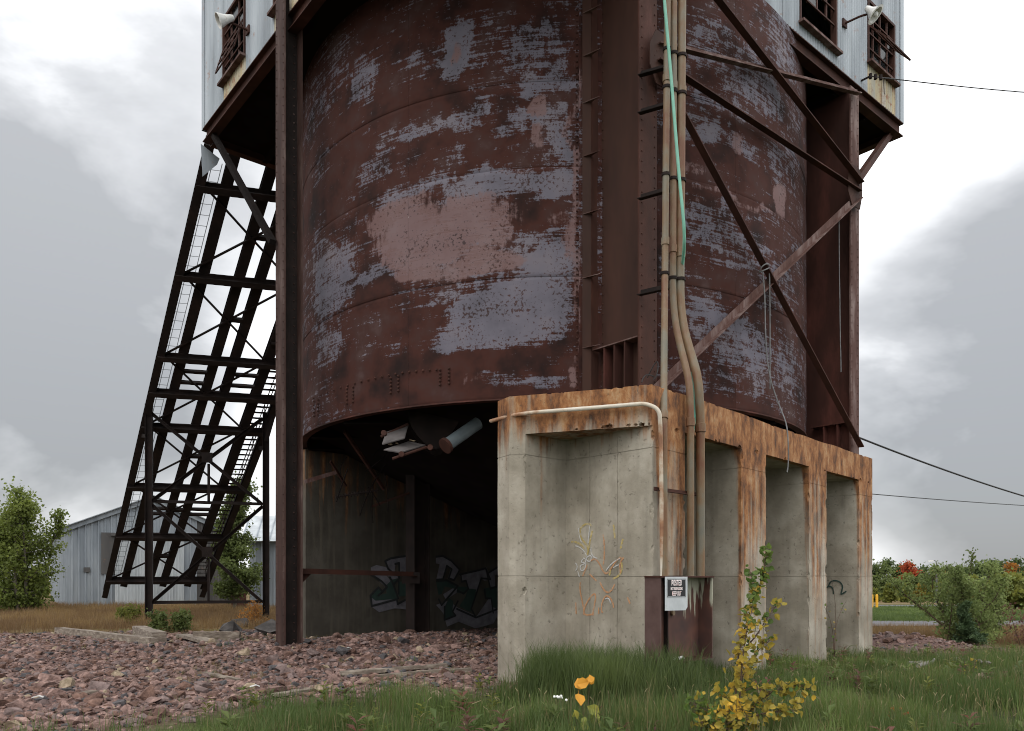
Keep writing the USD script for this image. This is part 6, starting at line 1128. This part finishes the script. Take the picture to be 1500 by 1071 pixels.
# ------------------------------------------------------------------ street furniture, timbers, boulders, litter
for px, lab in ((1277.5, 'yellow steel bollard nearer the foundation, half hidden by it'), (1284.5, 'yellow steel bollard standing clear, right of the other one')):
    Y = 60.0; X_ = (px - CX) * Y / F; z_ = float(g(X_, Y)); t = thing('bollard', lab, 'bollard', loc=(X_, Y, z_))
    b = MB(); tube(b, [(X_, Y, z_ - .1), (X_, Y, z_ + 1.10), (X_, Y, z_ + 1.16), (X_, Y, z_ + 1.19)], [.095, .095, .075, .02], 14); put('post', b, M['yellow'], t, smooth=40)
    b = MB(); tube(b, [(X_, Y, z_ - .1), (X_, Y, z_ + .06)], .16, 14); put('footing', b, M['concrete_dark'], t)
Y = 88.0; X_ = (1372 - CX) * Y / F; z_ = float(g(X_, Y)); lp = thing('lamp_post', 'grey lamp post with short arm before the treeline', 'lamp post', loc=(X_, Y, z_)); zt_ = EYE + (HZ - 824) * Y / F
b = MB(); tube(b, [(X_, Y, z_ - .1), (X_, Y, zt_)], [.12, .07], 10); put('pole', b, M['cable'], lp, smooth=40)
b = MB(); tube(b, spline([(X_, Y, zt_ - .1), (X_ - .1, Y, zt_ + .15), (X_ - .5, Y, zt_ + .2)], 8), .04, 8); put('arm', b, M['cable'], lp, smooth=40)
b = MB(); bar(b, (X_ - .4, Y, zt_ + .18), (X_ - .95, Y, zt_ + .15), .16, .26, Z3); put('lamp_head', b, M['lamp'], lp)
def timber(lab, p, q, w, h, tilt=0, seed=0, name='timber', mat='wood'):
    b = m3.Manifold.cube((1, 1, 1)).refine(6).to_mesh(); v = np.array(b.vert_properties[:, :3], float) - .5; f = np.array(b.tri_verts); x_, y_, z_ = frame(p, q, Z3); Lw = np.linalg.norm(np.subtract(q, p))
    w_ = (np.asarray(p) + q) / 2 + v[:, 2:] * z_ * Lw + v[:, :1] * x_ * h + v[:, 1:2] * y_ * w; w_ += (np.stack([meshkit.fbm(w_ * 5 + k * 7 + seed, 2, k) for k in range(3)], 1) - .5) * .05
    put(name, (w_, f), M[mat], label=lab, cat='timber')
def gp3(px, py, dz=.0):
    Yg = 15.0
    for _ in range(14): Yg = (EYE - float(g((px - CX) * Yg / F, Yg)) - dz) * F / (py - HZ)
    Xg = (px - CX) * Yg / F; return np.array([Xg, Yg, float(g(Xg, Yg)) + dz])
timber('long weathered timber beam lying at the back of the rubble', gp3(86, 924, .06), gp3(225, 941, .05), .2, .18, seed=1)
timber('short split timber block by the bush at the end of the long beam', gp3(203, 923, .13), gp3(234, 934, .11), .28, .22, seed=2)
timber('flat weathered plank lying right of the bush', gp3(266, 931, .09), gp3(312, 941, .06), .25, .07, seed=3, name='plank')
timber('square timber lying behind the flat plank', gp3(284, 932, .13), gp3(352, 932, .12), .2, .2, seed=4)
timber('long grey plank lying on the rubble under the bin', gp3(500, 986, .05), gp3(652, 974, .05), .14, .05, seed=5, name='plank')
timber('brown wooden rail lying in front of the grey plank', gp3(532, 992, .04), gp3(690, 981, .04), .08, .06, seed=6, name='plank')
timber('thin grey lath lying across the middle of the rubble', gp3(300, 985, .04), gp3(352, 996, .03), .07, .03, seed=8, name='plank')
timber('weathered board end sticking out of the rubble by the grass', gp3(402, 1018, .05), gp3(455, 1010, .03), .14, .04, seed=9, name='plank')
timber('short broken brown board in the left rubble', gp3(106, 1020, .03), gp3(140, 1012, .04), .12, .03, seed=7, name='plank')
for (px, py, s_, k, lab) in ((343, 924, .42, 'grey', 'dark grey boulder right of the bush near the trestle'), (352, 916, .40, 'grey', 'dark boulder with flat top behind the square timber'), (399, 928, .50, 'grey', 'dark boulder leaning against the left column'), (112, 1000, .02, 'grey', None), (357, 962, .17, 'tan', 'yellowish stone in front of the left column'), (365, 1007, .11, 'tan', 'whitish angular stone in the open rubble')):
    if lab is None: continue
    v, f = rock(7000 + px, s_); p = gp3(px, py + 3); put('boulder' if s_ > .3 else 'stone', (v + p + (0, 0, s_ * .3), f), M['boulder' if k == 'grey' else 'rock_' + k], label=lab, cat='boulder' if s_ > .3 else 'rock')
M['paper'] = noise_mat('white_litter', [(0.3, (.40, .40, .38)), (0.7, (.55, .55, .53))], 5, 2, .7, 0)
for px, py, lab in ((47, 1022, 'scrap of white litter at the left edge of the rubble'), (366, 1006, 'scrap of white litter in the middle rubble'), (505, 951, 'small white scrap in the stones under the bin')):
    p = gp3(px, py, .07); b = MB(); bar(b, p, p + np.array([.07, .02, .02]), .008, .06, Z3); bar(b, p + np.array([.065, .02, .022]), p + np.array([.11, .04, .0]), .008, .05, Z3); put('litter', b, M['paper'], label=lab, cat='litter')
for i, (pts, lab) in enumerate((([(1330, 972), (1352, 970), (1385, 966), (1420, 963)], 'longest bleached branch lying at the grass edge'), ([(1345, 976), (1368, 968), (1372, 958)], 'forked bleached branch behind the longest branch'), ([(1395, 966), (1425, 968), (1450, 972)], 'short bleached branch right of the others'))):
    b = MB(); P = spline([gp3(*p, dz=.06 + .03 * i) for p in pts], 16); P += (np.random.default_rng(i).normal(size=P.shape)) * .012; tube(b, P, np.linspace(.035, .012, 16), 7); put('dead_branch', b, M['driftwood'], smooth=40, label=lab, cat='branch')
